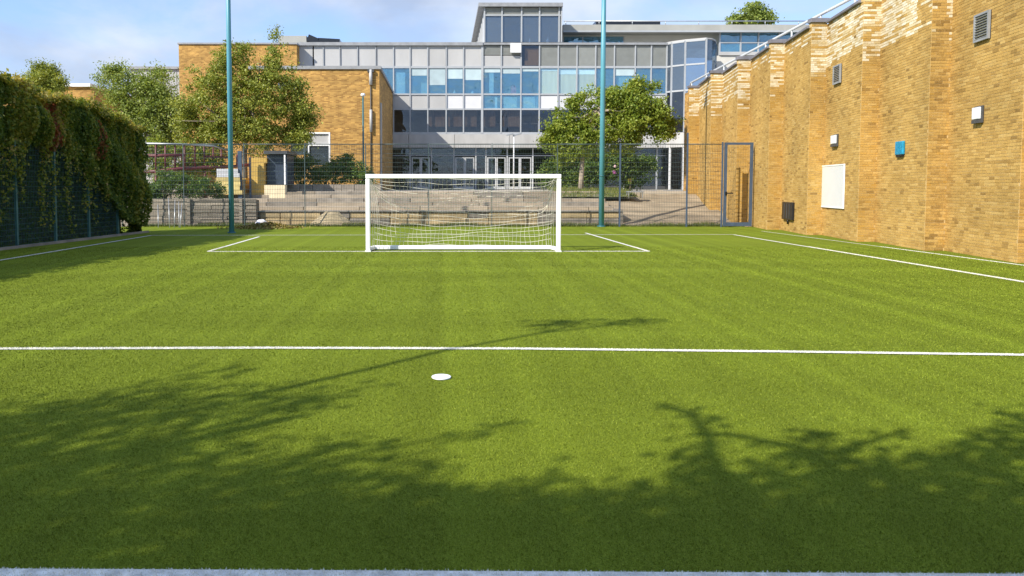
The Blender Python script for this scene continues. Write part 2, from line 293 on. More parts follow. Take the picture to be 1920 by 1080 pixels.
# ------------------------------------------------------------------ mesh builders
ORIG = {}
def tag(o, label=None, cat=None, group=None, kind=None):
    if label: o['label'] = label
    if cat: o['category'] = cat
    if group: o['group'] = group
    if kind: o['kind'] = kind
    return o
def root(name, loc, label=None, cat=None, group=None, kind=None):
    o = bpy.data.objects.new(name, None); COL.objects.link(o); o.location = loc; o.empty_display_size = 0.2
    ORIG[o.name] = Vector(loc)
    return tag(o, label, cat, group, kind)
def place(o, parent, loc=None):
    """link o; vertices are already relative to the parent's origin unless loc is given"""
    COL.objects.link(o)
    if parent is not None:
        o.parent = parent; ORIG[o.name] = ORIG[parent.name]
    else:
        ORIG[o.name] = Vector((0, 0, 0))
    if loc is not None: o.location = loc
    return o
class MB:
    def __init__(s): s.v = []; s.f = []; s.sm = []
    def box(s, x0, x1, y0, y1, z0, z1):
        b = len(s.v)
        s.v += [(x0, y0, z0), (x1, y0, z0), (x1, y1, z0), (x0, y1, z0), (x0, y0, z1), (x1, y0, z1), (x1, y1, z1), (x0, y1, z1)]
        s.f += [(b, b + 3, b + 2, b + 1), (b + 4, b + 5, b + 6, b + 7), (b, b + 1, b + 5, b + 4), (b + 1, b + 2, b + 6, b + 5), (b + 2, b + 3, b + 7, b + 6), (b + 3, b, b + 4, b + 7)]
        s.sm += [0] * 6; return s
    def obox(s, c, u, v, w):
        """box about c with half vectors u, v, w"""
        c, u, v, w = Vector(c), Vector(u), Vector(v), Vector(w)
        if u.cross(v).dot(w) < 0: u = -u
        b = len(s.v)
        for k in (-1, 1):
            for i, j in ((-1, -1), (1, -1), (1, 1), (-1, 1)):
                s.v.append(tuple(c + u * i + v * j + w * k))
        s.f += [(b, b + 3, b + 2, b + 1), (b + 4, b + 5, b + 6, b + 7), (b, b + 1, b + 5, b + 4), (b + 1, b + 2, b + 6, b + 5), (b + 2, b + 3, b + 7, b + 6), (b + 3, b, b + 4, b + 7)]
        s.sm += [0] * 6; return s
    def tube(s, pts, rad, n=6, caps=True):
        pts = [Vector(p) for p in pts]
        if not hasattr(rad, '__len__'): rad = [rad] * len(pts)
        b0 = len(s.v); ref = None
        for i, p in enumerate(pts):
            d = (pts[min(i + 1, len(pts) - 1)] - pts[max(i - 1, 0)])
            d = d.normalized() if d.length > 1e-9 else Vector((0, 0, 1))
            if ref is None:
                ref = Vector((1, 0, 0)) if abs(d.x) < 0.8 else Vector((0, 1, 0))
            a = (ref - d * ref.dot(d)).normalized(); c = d.cross(a); ref = a
            for k in range(n):
                t = 2 * math.pi * k / n
                s.v.append(tuple(p + (a * math.cos(t) + c * math.sin(t)) * rad[i]))
        for i in range(len(pts) - 1):
            for k in range(n):
                q = b0 + i * n
                s.f.append((q + k, q + (k + 1) % n, q + n + (k + 1) % n, q + n + k)); s.sm.append(1 if n > 4 else 0)
        if caps:
            s.f.append(tuple(b0 + k for k in reversed(range(n)))); s.f.append(tuple(b0 + (len(pts) - 1) * n + k for k in range(n))); s.sm += [0, 0]
        return s
    def prism(s, poly, z0, z1):
        """vertical prism over a counter-clockwise plan polygon; z1 may be a list"""
        n = len(poly); b = len(s.v)
        s.v += [(p[0], p[1], z0) for p in poly]
        s.v += [(p[0], p[1], z1[i] if hasattr(z1, '__len__') else z1) for i, p in enumerate(poly)]
        s.f.append(tuple(b + i for i in reversed(range(n)))); s.f.append(tuple(b + n + i for i in range(n)))
        for i in range(n):
            j = (i + 1) % n; s.f.append((b + i, b + j, b + n + j, b + n + i))
        s.sm += [0] * (n + 2); return s
    def quad(s, *p):
        b = len(s.v); s.v += [tuple(q) for q in p]; s.f.append(tuple(range(b, b + len(p)))); s.sm.append(0); return s
    def build(s, name, mat, parent=None, kind=None, bevel=0.0):
        me = bpy.data.meshes.new(name)
        o0 = ORIG[parent.name] if parent is not None else Vector((0, 0, 0))
        me.from_pydata([(a - o0.x, b - o0.y, c - o0.z) for a, b, c in s.v], [], s.f)
        me.materials.append(mat)
        me.polygons.foreach_set('use_smooth', [bool(x) for x in s.sm])
        me.update()
        o = place(bpy.data.objects.new(name, me), parent)
        if bevel:
            b = o.modifiers.new('bevel', 'BEVEL'); b.width = bevel; b.segments = 2; b.limit_method = 'ANGLE'; b.angle_limit = R(50)
        if kind: o['kind'] = kind
        return o
def box(name, mat, parent, *a, bevel=0.0): return MB().box(*a).build(name, mat, parent, bevel=bevel)

def raw_mesh(name, verts, nper, mat, parent, tint, loose=None, kind=None):
    """many separate polygons of nper corners: verts (N, nper, 3), tint (N,)"""
    n = verts.shape[0]
    o0 = np.array(ORIG[parent.name]) if parent is not None else np.zeros(3)
    me = bpy.data.meshes.new(name)
    me.vertices.add(n * nper); me.loops.add(n * nper); me.polygons.add(n)
    me.vertices.foreach_set('co', (verts.reshape(-1, 3) - o0).astype(np.float32).ravel())
    me.loops.foreach_set('vertex_index', np.arange(n * nper, dtype=np.int32))
    me.polygons.foreach_set('loop_start', np.arange(0, n * nper, nper, dtype=np.int32))
    at_ = me.attributes.new('tint', 'FLOAT', 'FACE'); at_.data.foreach_set('value', np.clip(tint, 0, 1).astype(np.float32))
    me.materials.append(mat); me.update(calc_edges=True)
    o = place(bpy.data.objects.new(name, me), parent)
    if kind: o['kind'] = kind
    return o
def unit(v): return v / np.maximum(np.linalg.norm(v, axis=-1, keepdims=True), 1e-9)
def leaves(name, P, size, mat, parent, tint, out=None, droop=0.25, kind='stuff', aspect=0.62):
    n = len(P)
    nr = rng.normal(size=(n, 3)); nr[:, 2] += 0.5
    if out is not None: nr += out
    nr = unit(nr)
    t = rng.normal(size=(n, 3)); t[:, 2] -= droop
    t = unit(t - nr * (t * nr).sum(1, keepdims=True)); b = np.cross(nr, t)
    s = (size * rng.uniform(0.65, 1.35, n))[:, None]
    fold = nr * s * rng.uniform(-0.12, 0.18, n)[:, None]
    V = np.stack([P - t * s * 0.5, P + b * s * aspect * 0.5 + fold, P + t * s * 0.55, P - b * s * aspect * 0.5 + fold], 1)
    return raw_mesh(name, V, 4, mat, parent, tint, kind=kind)

def blades(name, P, w, h, mat, parent, tint, lean=0.9, kind='stuff'):
    n = len(P)
    a = rng.uniform(0, 2 * math.pi, n); d = np.stack([np.cos(a), np.sin(a), np.zeros(n)], 1)
    a2 = rng.uniform(0, 2 * math.pi, n); e = np.stack([np.cos(a2), np.sin(a2), np.zeros(n)], 1) * (lean * rng.uniform(0.1, 1, n))[:, None]
    up = np.zeros((n, 3)); up[:, 2] = 1
    V = np.stack([P - d * w[:, None] / 2, P + d * w[:, None] / 2, P + (up + e) * h[:, None]], 1)
    return raw_mesh(name, V, 3, mat, parent, tint, kind=kind)

# ------------------------------------------------------------------ pitch, ground, terrace
g = MB(); g.quad((-900, -300, -0.25), (900, -300, -0.25), (900, 1500, -0.25), (-900, 1500, -0.25))
g.build('ground', MT['ground'], None, 'structure')
t = MB(); t.box(-14.2, 13.46, -12, 31.7, -0.2, 0.0); t.build('pitch', MT['turf'], None, 'structure')
s_ = MB(); s_.box(-22, 14.6, 31.7, 36, -0.2, -0.02); s_.build('verge_soil', MT['soil'], None, 'structure')

lines = []   # (p, q, half width)
def ln(p, q, hw): lines.append((np.array(p), np.array(q), hw))
def gp(px, py): g_ = ground(px, py); return (g_.x, g_.y)
def ext(p, q, t0, t1):
    p, q = np.array(p), np.array(q); return tuple(p + (q - p) * t0), tuple(p + (q - p) * t1)
ln(*ext(gp(0, 1075), gp(1920, 1085), -0.8, 1.8), 0.034)
hl = [ext(gp(0, 654.5), gp(480, 653), -1.0, 0)[0], gp(480, 653), gp(960, 654.5), gp(1440, 660), ext(gp(1440, 660), gp(1920, 666.5), 0, 1.9)[1]]
for a_, b_ in zip(hl, hl[1:]): ln(a_, b_, 0.042)
ln(gp(389, 472), gp(1218, 471.5), 0.04)
ln(gp(391, 471.5), gp(486, 444), 0.045); ln(gp(1216, 471.5), gp(1098, 437), 0.045)
ln(gp(285, 441.5), gp(1375, 440), 0.045)
ln(*ext(gp(285, 441.5), gp(0, 488.5), 0, 3.2), 0.045); ln(*ext(gp(1375, 440), gp(1920, 529), 0, 2.6), 0.05)
ln(*ext(gp(1428, 433.5), gp(1920, 498), 0.0, 2.2), 0.028)
def in_line(P):
    m = np.zeros(len(P), bool)
    for p, q, hw in lines:
        d = q - p; L = np.linalg.norm(d); d = d / L
        r = P[:, :2] - p; u = r @ d; v = r @ np.array((-d[1], d[0]))
        m |= (u > -hw) & (u < L + hw) & (np.abs(v) < hw)
    return m
for i, (p, q, hw) in enumerate(lines):
    d = (q - p) / np.linalg.norm(q - p); nn = np.array((-d[1], d[0])) * hw
    z = 0.004 + 0.0012 * (i % 5); e = d * (hw * 0.98 if i in (1, 2, 3) else 0)
    a, b = p, q
    MB().quad((*(a - nn), z), (*(b - nn), z), (*(b + nn), z), (*(a + nn), z)).build('pitch_line', MT['line'], None, 'structure')

# turf pile: single blades, thinning and widening with distance
PB = []
for y0, y1, den, w, h in ((2.6, 3.8, 19000, 0.0036, 0.012), (3.8, 5.2, 11500, 0.0044, 0.0125), (5.2, 7.2, 6500, 0.0058, 0.013), (7.2, 10, 3300, 0.0080, 0.0135), (10, 14.5, 1400, 0.012, 0.0145), (14.5, 21, 500, 0.019, 0.016)):
    xl, xr = -(0.66 * y1 + 0.6), min(0.86 * y1 + 0.6, 12.6)
    n = int((xr - xl) * (y1 - y0) * den)
    x = rng.uniform(xl, xr, n); y = rng.uniform(y0, y1, n)
    k = (x > -(0.62 * y + 0.9)) & (x < 0.80 * y + 0.9)
    x, y = x[k], y[k]
    PB.append(np.stack([x, y, np.zeros(len(x)), np.full(len(x), w), np.full(len(x), h)], 1))
PB = np.concatenate(PB); PB[:, 3] *= rng.uniform(0.7, 1.3, len(PB)); PB[:, 4] *= 0.78 * rng.uniform(0.55, 1.25, len(PB))
pile_root = None
il = in_line(PB + 0)
blades('turf_grass', PB[~il, :3], PB[~il, 3], PB[~il, 4], MT['blade'], None, rng.beta(2, 2.2, (~il).sum()), lean=1.3)
xl = []
for p, q, hw in lines:
    L = np.linalg.norm(q - p); n = int(L * 2600 * hw / 0.045 * 0.5); u = rng.uniform(0, 1, n)[:, None]; d = (q - p) / L
    c = p + (q - p) * u + np.array((-d[1], d[0])) * rng.uniform(-hw, hw, n)[:, None]
    c = c[(c[:, 1] > 2.6) & (c[:, 1] < 21)]; xl.append(c)
xl = np.concatenate(xl); LB = np.concatenate([np.c_[xl, np.zeros(len(xl)) + 0.006]])
ds = np.clip(LB[:, 1] / 3.3, 1, 4)
blades('line_grass', LB, 0.0045 * ds, 0.015 * 0.55 * rng.uniform(0.6, 1.2, len(LB)), MT['line_blade'], None, rng.uniform(0, 1, len(LB)))

# rising ground behind the fence
PLZ = 1.47
MB().box(-70, 70, 38.95, 130, -0.2, PLZ).build('plaza', MT['paving'], None, 'structure')
terr = root('terrace', (0, 36, 0), kind='structure')
MB().box(-14, 8.0, 33.32, 34.9, -0.2, 0.60).build('terrace_bed', MT['sand'], terr)
for i in range(5):
    y0 = 34.6 + 0.88 * i; z1 = 0.62 + 0.17 * (i + 1); x = -14.0
    while x < 7.7:
        L = random.uniform(2.2, 3.2); x1 = min(x + L, 8.0)
        MB().box(x + 0.012, x1 - 0.012, y0 + random.uniform(-0.02, 0.02), y0 + 0.99, z1 - 0.3, z1 + random.uniform(-0.008, 0.008)).build('step_slab', MT['step'] if random.random() < 0.85 else MT['grey_stone'], terr, bevel=0.02)
        x = x1
rw = root('retaining_wall', (2, 33.1, 0), 'low tan stone retaining wall behind the goal and wire fence', 'wall')
MB().box(-8.2, 8.0, 33.22, 33.6, -0.15, 0.56).build('backing', MT['mortar'], rw)
x = -8.15
while x < 7.8:
    L = random.choice((0.9, 1.3, 1.8, 2.2)); x1 = min(x + L, 7.98); h = 0.34 if random.random() < 0.5 else 0.33
    tan = MT['stone'] if random.random() < 0.85 else MT['grey_stone']
    MB().box(x + 0.012, x1 - 0.012, 33.0 + random.uniform(-0.02, 0.02), 33.22, -0.1, 0.29).build('stone_block', MT['stone'] if random.random() < 0.75 else MT['grey_stone'], rw, bevel=0.02)
    MB().box(x + 0.012, x1 - 0.012, 33.03 + random.uniform(-0.02, 0.02), 33.22, 0.305, 0.555).build('stone_block', tan, rw, bevel=0.02)
    x = x1
x = -8.2
while x < 7.8:
    x1 = min(x + 2.4, 8.0)
    MB().box(x + 0.006, x1 - 0.006, 32.985, 33.62, 0.565, 0.64).build('capstone', MT['grey_stone'], rw, bevel=0.015); x = x1
rp = MB()
RPZ = [(31.9, -0.03), (33.2, 0.12), (34.6, 0.52), (36.2, 0.86), (37.8, 1.12), (39.2, 1.40), (41.5, 1.49)]
rg = [[Vector((8.02 + (13.3 - 8.02) * i / 14, y, z + random.uniform(-0.025, 0.025) - 0.045 * i * (z > 0.2) * (z < 1.3) / 4)) for i in range(15)] for y, z in RPZ]
for j in range(len(RPZ) - 1):
    for i in range(14): rp.quad(rg[j][i], rg[j][i + 1], rg[j + 1][i + 1], rg[j + 1][i])
rp.build('sloping_path', MT['path'], None, 'structure')
MB().box(7.9, 8.06, 33.0, 39.2, -0.1, 0.7).build('path_kerb', MT['grey_stone'], None, 'structure')
# grey plank wall in the left corner
pw = root('plank_wall', (-11, 33, 0), 'grey weathered plank retaining wall in the corner beside the ivy', 'wall')
for k in range(8):
    x = -15.5 + random.uniform(-0.8, 0)
    while x < -8.3:
        x1 = min(x + random.uniform(2.2, 3.4), -8.24)
        MB().box(x + 0.01, x1 - 0.01, 32.72 + random.uniform(-0.03, 0.03), 32.82, 0.155 * k - 0.05, 0.155 * k + 0.09 + random.uniform(-0.01, 0.01)).build('plank', MT['plank'], pw, bevel=0.008)
        x = x1
MB().box(-15.6, -8.26, 32.86, 33.3, -0.1, 1.12).build('backing', MT['soil'], pw)
for x in (-13.6, -11.2, -8.9):
    MB().box(x - 0.06, x + 0.06, 32.60, 32.685, -0.1, 1.2).build('post', MT['plank'], pw)
# second tier on the left, grey block wall under the bushes
bw = root('block_wall', (-6.6, 39.3, PLZ), 'low grey block wall under the clipped bush, left of the goal', 'wall')
x = -9.0
while x < -3.75:
    x1 = x + random.choice((0.42, 0.55, 0.7))
    for r in range(2):
        MB().box(x + 0.008, x1 - 0.008, 39.3 + random.uniform(-0.02, 0.02), 39.62, PLZ + 0.26 * r - 0.15, PLZ + 0.26 * r + 0.098).build('block', MT['grey_stone'], bw, bevel=0.015)
    x = x1
bank = MB()
NX, NY = 24, 8
bk = [[Vector((5.9 + 3.9 * i / NX, 36.9 + 5.2 * j / NY, 1.20 + (0.36 * math.sin(math.pi / 2 * min(1, j / NY * 1.3))) + random.uniform(-0.02, 0.02))) for i in range(NX + 1)] for j in range(NY + 1)]
for j in range(NY):
    for i in range(NX): bank.quad(bk[j][i], bk[j][i + 1], bk[j + 1][i + 1], bk[j + 1][i])
bank.build('grass_bank', MT['ground'], None, 'structure')
n = 5200; P = np.c_[rng.uniform(5.9, 9.8, n), rng.uniform(36.9, 42, n), np.zeros(n)]; P[:, 2] = 1.18 + 0.36 * np.sin(np.pi / 2 * np.minimum(1, (P[:, 1] - 36.9) / 5.2 * 1.3))
blades('bank_grass', P, rng.uniform(0.02, 0.04, n), rng.uniform(0.08, 0.2, n), MT['wild_grass'], None, rng.uniform(0.3, 1, n), kind='stuff')
n = 16000; P = np.c_[rng.uniform(-13, 13, n), 31.75 + np.abs(rng.normal(0, 0.35, n)), np.full(n, -0.03)]
cl = 0.5 + 0.5 * np.sin(P[:, 0] * 2.1) * np.sin(P[:, 0] * 0.83 + 1)
blades('fringe_grass', P, rng.uniform(0.015, 0.03, n), rng.uniform(0.06, 0.24, n) * (0.5 + 0.8 * cl), MT['wild_grass'], None, rng.beta(2, 2, n), lean=0.6)

# ------------------------------------------------------------------ right brick wall, saw-tooth in plan
XF, XN = 13.40, 12.86
CORN = [38.9, 35.7, 32.5, 29.3, 26.1, 22.9, 19.7, 16.5, 13.3, 10.1]
wall = root('brick_wall', (14, 25, 0), 'tall yellow stock brick wall with stepped bays along the right side of the pitch', 'wall')
def sec_top(k): return 6.86 + 0.1 * k
body = MB(); cop = []
bc, bt_, bn_, bhl, bhh, bhd, btint = [], [], [], [], [], [], []
_wr = {}
def streak(k, u, z):
    """lime bloom runs along the courses in streaks"""
    q = _wr.setdefault((k, int(z / 0.075)), random.random())
    return q * 0.55 + (0.45 if int(z / 0.075) % 2 else 0.0) + 0.22 * math.sin(u * 4 + q * 40) + 0.08 * math.sin(u * 21 + q * 90)
def brick_face(p, q, z0, z1, white, pier=False):
    """courses of bricks on the vertical face p -> q (plan points), outward side to the left of p->q reversed"""
    p, q = np.array(p), np.array(q); L = np.linalg.norm(q - p); t = (q - p) / L
    nrm = np.array((t[1], -t[0]))
    if nrm @ np.array((-1, -0.4)) < 0: nrm = -nrm
    nr = int(round((z1 - z0) / 0.075))
    for r in range(nr):
        z = z0 + 0.075 * (r + 0.5); u = -0.1175 if r % 2 else 0.0
        while u < L - 0.02:
            ln_ = 0.235 * random.uniform(0.86, 1.12); a, b = max(u, 0.0), min(u + ln_, L)
            if b - a > 0.05:
                c = p + t * ((a + b) / 2)
                bc.append((c[0], c[1], z)); bt_.append(t); bn_.append(nrm)
                bhl.append((b - a) / 2 - 0.005); bhh.append(0.0325 + random.uniform(-0.003, 0.002)); bhd.append(random.uniform(0.004, 0.008))
                w = white((a + b) / 2 / L, z)
                tv = random.betavariate(2.6, 2.0) * 0.82
                if random.random() < 0.03: tv = random.uniform(0, 0.12)
                if pier and random.random() < 0.3: tv = random.uniform(0.84, 0.868)
                if w > 0 and streak(len(bc) // 3000, (a + b) / 2, z) < w: tv = random.uniform(0.87, 1.0)
                btint.append(tv)
            u += ln_
for k in range(len(CORN)):
    yf = CORN[k]; yn = CORN[k] - 3.2; zt = sec_top(k + 1)
    body.prism([(XF, yf), (XN, yn), (15.4, yn), (15.4, yf)], -0.2, zt)
    def wt_sec(u, z, k=k, zt=zt):
        if k in (4,): return 0.75 if z > zt - 1.25 - 0.25 * (1 - u) else 0.0
        if k in (5,): return (0.8 if u < 0.75 else 0.1) if z > zt - 1.5 else 0.0
        if k in (6,): return 0.35 if z > zt - 0.7 else 0.0
        if k in (0, 1): return 0.45 if z > zt - 1.35 else 0.0
        return 0.25 if z > zt - 0.6 else 0.0
    brick_face((XF, yf), (XN, yn), 0.0, zt - 0.02, wt_sec)
    def wt_pier(u, z, k=k, zt=zt):
        dep = (1.5, 1.6, 1.5, 1.7, 1.7, 1.8, 1.2, 0.3, 0.3, 0.3)[k]
        return 0.75 if zt - dep < z else (0.15 if z > zt - dep - 0.4 else 0.0)
    brick_face((XN, yn), (XF, yn), 0.0, zt + 0.12, wt_pier, True)
    d = Vector((XN - XF, -3.2, 0)).normalized(); nrm = Vector((-d.y, d.x, 0));  nrm = nrm if nrm.x < 0 else -nrm
    m = Vector(((XF + XN) / 2, (yf + yn) / 2, zt + 0.045))
    MB().obox(m + nrm * 0.03 - nrm * 0.25, d * 1.46, nrm * 0.32, Vector((0, 0, 0.045))).build('coping', MT['slate_coping'], wall, bevel=0.012)
    MB().box(XN - 0.05, XF + 0.06, yn - 0.06, yn + 0.22, zt + 0.16, zt + 0.31).build('pier_cap', MT['slate_coping'], wall, bevel=0.012)
    MB().box(XN + 0.004, XF, yn + 0.004, yn + 0.2, zt, zt + 0.157).build('pier_head', MT['mortar'], wall)
MB().box(XN + 0.01, XF + 0.01, 38.91, 39.09, -0.2, 6.86).build('end_pier', MT['brick_far'], wall)
MB().box(XF + 0.012, 15.4, 38.904, 41.3, -0.2, 6.86).build('end_pier', MT['brick_far'], wall)
brick_face((XN, 38.9), (XF, 38.9), 0.0, 6.84, lambda u, z: 0.7 if z > 5.4 else 0.0, True)
MB().box(XN - 0.05, XF + 0.3, 38.85, 39.1, 6.862, 6.97).build('coping', MT['slate_coping'], wall)
body.build('wall_core', MT['mortar'], wall)
bc = np.array(bc); bt_ = np.array(bt_); bn_ = np.array(bn_); bhl = np.array(bhl); bhh = np.array(bhh); bhd = np.array(bhd); btint = np.array(btint)
def to_px(P):
    dy = P[:, 1] * _ct - (P[:, 2] - EYE) * _st; up = P[:, 1] * _st + (P[:, 2] - EYE) * _ct
    return CXP + FPX * P[:, 0] / dy, CYP - FPX * up / dy
T3 = np.c_[bt_, np.zeros(len(bt_))]; N3 = np.c_[bn_, np.zeros(len(bn_))]; U3 = np.zeros_like(T3); U3[:, 2] = 1
pxa, pya = to_px(bc - T3 * bhl[:, None]); pxb, _ = to_px(bc + T3 * bhl[:, None])
vis = (np.maximum(pxa, pxb) < 1918) & (np.minimum(pxa, pxb) > 0) & (pya > 3) & (pya < 1078)
facing = ((-bc[:, :2]) * bn_).sum(1) > 0
score = np.where(vis & facing, np.abs(pxb - pxa) * bhh / bc[:, 1] * 1e3, 0)
big = np.argsort(-score)[:300]; sel = np.zeros(len(bc), bool); sel[big] = True
ub = MB(); ub.box(-1, 1, -1, 1, -1, 1); ub.f = [f for i, f in enumerate(ub.f)]
um = bpy.data.meshes.new('brick'); um.from_pydata(ub.v, [], ub.f); um.materials.append(MT['brick_rand'])
for i in big:
    o = bpy.data.objects.new('brick', um); COL.objects.link(o); o.parent = wall
    o.location = Vector(bc[i]) - ORIG[wall.name]
    o.rotation_euler = (0, 0, math.atan2(bt_[i][1], bt_[i][0])); o.scale = (bhl[i], bhd[i], bhh[i])
i = ~sel
C, T, NN = bc[i], T3[i] * bhl[i][:, None], N3[i] * bhd[i][:, None]
H = U3[i] * bhh[i][:, None]
fr = [C + NN - T - H, C + NN + T - H, C + NN + T + H, C + NN - T + H]; bk_ = [C - NN - T - H, C - NN + T - H, C - NN + T + H, C - NN - T + H]
Q = np.stack([np.stack(fr, 1), np.stack([fr[3], fr[2], bk_[2], bk_[3]], 1), np.stack([fr[0], fr[1], bk_[1], bk_[0]], 1), np.stack([fr[0], fr[3], bk_[3], bk_[0]], 1), np.stack([fr[1], fr[2], bk_[2], bk_[1]], 1)], 1).reshape(-1, 4, 3)
raw_mesh('brickwork', Q, 4, MT['brick_attr'], wall, np.repeat(btint[i], 5), kind='stuff')

def wall_hit(px, py, only=None):
    """point, along-direction and outward normal where the sight line meets a bay face"""
    a = at(px, py, 10.0) - Vector((0, 0, EYE)); o = Vector((0, 0, EYE))
    for k in (reversed(range(len(CORN))) if only is None else (only,)):
        p, q = Vector((XF, CORN[k], 0)), Vector((XN, CORN[k] - 3.2, 0)); d = (q - p).normalized(); nn = Vector((d.y, -d.x, 0))
        if nn.x > 0: nn = -nn
        den = a.dot(nn)
        if abs(den) < 1e-6: continue
        s = (p - o).dot(nn) / den; h = o + a * s
        if only is not None or CORN[k] - 3.2 <= h.y <= CORN[k] and s > 0: return h, d, nn, k
    return None
UPZ = Vector((0, 0, 1))
def wall_frame(x0, x1, y0, y1):
    c, d, nn, k = wall_hit((x0 + x1) / 2, (y0 + y1) / 2)
    e0, e1 = wall_hit(x0, (y0 + y1) / 2, k)[0], wall_hit(x1, (y0 + y1) / 2, k)[0]
    w = (e1 - e0).length
    h = abs(wall_hit((x0 + x1) / 2, y0, k)[0].z - wall_hit((x0 + x1) / 2, y1, k)[0].z)
    return c + nn * 0.018, d, nn, w, h
# vents
def vent(x0, x1, y0, y1, ns, label):
    c, d, nn, w, h = wall_frame(x0, x1, y0, y1)
    r = root('wall_vent', c, label, 'vent', 'louvred vents in the brick wall')
    MB().obox(c + nn * 0.004, d * w / 2, nn * 0.006, UPZ * h / 2).build('back_plate', MT['black'], r)
    f = MB()
    for s in (-1, 1):
        f.obox(c + d * s * (w / 2 - 0.025) + nn * 0.035, d * 0.025, nn * 0.03, UPZ * h / 2)
        f.obox(c + UPZ * s * (h / 2 - 0.025) + nn * 0.034, d * (w / 2 - 0.051), nn * 0.03, UPZ * 0.025)
    f.build('frame', MT['coping'], r)
    for k in range(ns):
        z = -h / 2 + 0.05 + (h - 0.1) * (k + 0.5) / ns
        MB().obox(c + UPZ * z + nn * 0.03, d * (w / 2 - 0.052), (nn * 0.028 - UPZ * 0.02), (nn * 0.2 + UPZ * 0.28).normalized() * 0.012 * (9 / ns) ** 0.2).build('slat', MT['steel'], r)
vent(1832, 1859, 24, 76, 9, 'larger louvred metal vent near the top of the brick wall, upper right')
vent(1566, 1579, 122, 157, 9, 'smaller louvred metal vent in the brick wall below the pale stained bricks')
def bulkhead(x0, x1, y0, y1, label):
    c, d, nn, w, h = wall_frame(x0, x1, y0, y1)
    r = root('bulkhead_light', c, label, 'wall light', 'bulkhead lights on the brick wall')
    MB().obox(c + nn * 0.018, d * w / 2, nn * 0.022, UPZ * h / 2).build('housing', MT['dark_grey'], r, bevel=0.008)
    MB().obox(c + nn * 0.065 - UPZ * (h / 2 - 0.045), d * w * 0.46, nn * 0.026, UPZ * 0.044).build('base', MT['dark_grey'], r)
    MB().obox(c + nn * 0.066 + UPZ * 0.035 - d * 0.01, d * (w / 2 - 0.03), nn * 0.026, UPZ * (h / 2 - 0.065)).build('diffuser', MT['lamp_glass'], r, bevel=0.012)
bulkhead(1830, 1846, 199, 231, 'bulkhead light high on the brick wall above and right of the blue box')
bulkhead(1563, 1573, 252, 275, 'bulkhead light on the brick wall above the white board')
c, d, nn, w, h = wall_frame(1684, 1698, 265, 294)
r = root('blue_box', c, 'small bright blue box with dark base fixed on the brick wall', 'alarm box')
MB().obox(c + nn * 0.035 + UPZ * 0.03, d * w / 2, nn * 0.038, UPZ * (h / 2 - 0.03)).build('cover', MT['blue'], r, bevel=0.02)
MB().obox(c + nn * 0.028 - UPZ * (h / 2 - 0.035), d * w * 0.42, nn * 0.03, UPZ * 0.034).build('base', MT['black'], r)
c, d, nn, w, h = wall_frame(1541, 1584, 309, 390)
r = root('white_board', c, 'blank white framed board fixed to the brick wall', 'board')
MB().obox(c + nn * 0.012, d * (w / 2 - 0.03), nn * 0.012, UPZ * (h / 2 - 0.03)).build('panel', MT['board'], r)
f = MB()
for s in (-1, 1):
    f.obox(c + d * s * (w / 2 - 0.022) + nn * 0.018, d * 0.022, nn * 0.02, UPZ * h / 2); f.obox(c + UPZ * s * (h / 2 - 0.022) + nn * 0.0175, d * (w / 2 - 0.045), nn * 0.019, UPZ * 0.022)
f.build('frame', MT['white_metal'], r, bevel=0.006)
c, d, nn, w, h = wall_frame(1471, 1490, 379, 412)
r = root('black_flue', c, 'black flue box with a short pipe low on the brick wall', 'flue')
MB().obox(c + nn * 0.04, d * w / 2, nn * 0.045, UPZ * h / 2).build('box', MT['black'], r, bevel=0.015)
cc_ = c + nn * 0.09
for s in (-0.5, 0, 0.5): MB().obox(cc_ + d * s * w * 0.5, d * 0.02, nn * 0.008, UPZ * h * 0.42).build('rib', MT['dark_grey'], r)
MB().tube([c + nn * 0.045 - UPZ * (h / 2 - 0.01) + d * 0.02, c + nn * 0.05 - UPZ * (h / 2 + 0.08) + d * 0.02, c + nn * 0.03 - UPZ * (h / 2 + 0.15) - d * 0.05], 0.035, 8).build('pipe', MT['black'], r)

# hand rail on the roof edge behind the coping
hr = root('roof_handrail', (14.7, 32, 7.2), 'grey metal handrail rising along the top of the brick wall', 'railing')
HX = 13.52
def on_rail(px, py):
    lo, hi = 20.0, 60.0
    for _ in range(40):
        m_ = (lo + hi) / 2
        if at(px, py, m_).x > HX: hi = m_
        else: lo = m_
    return at(px, py, lo)
RA, RB = on_rail(1290, 158), on_rail(1591, 0)
def hz(y): return RB.z + (RA.z - RB.z) * (y - RB.y) / (RA.y - RB.y)
ys = [40.5, 38.2, 35.9, 33.6, 31.3, 29.0, 26.8, 24.6]
MB().tube([(HX, 41.0, hz(41.0) - 0.42), (HX, 40.6, hz(40.6)), (HX, 24.5, hz(24.5))], 0.052, 8).build('top_rail', MT['pale_steel'], hr)
MB().tube([(HX, 40.5, hz(40.5) - 0.34), (HX, 24.6, hz(24.6) - 0.34)], 0.034, 6).build('mid_rail', MT['pale_steel'], hr)
for y in ys: MB().tube([(HX, y, 6.5), (HX, y, hz(y))], 0.038, 6).build('post', MT['pale_steel'], hr)
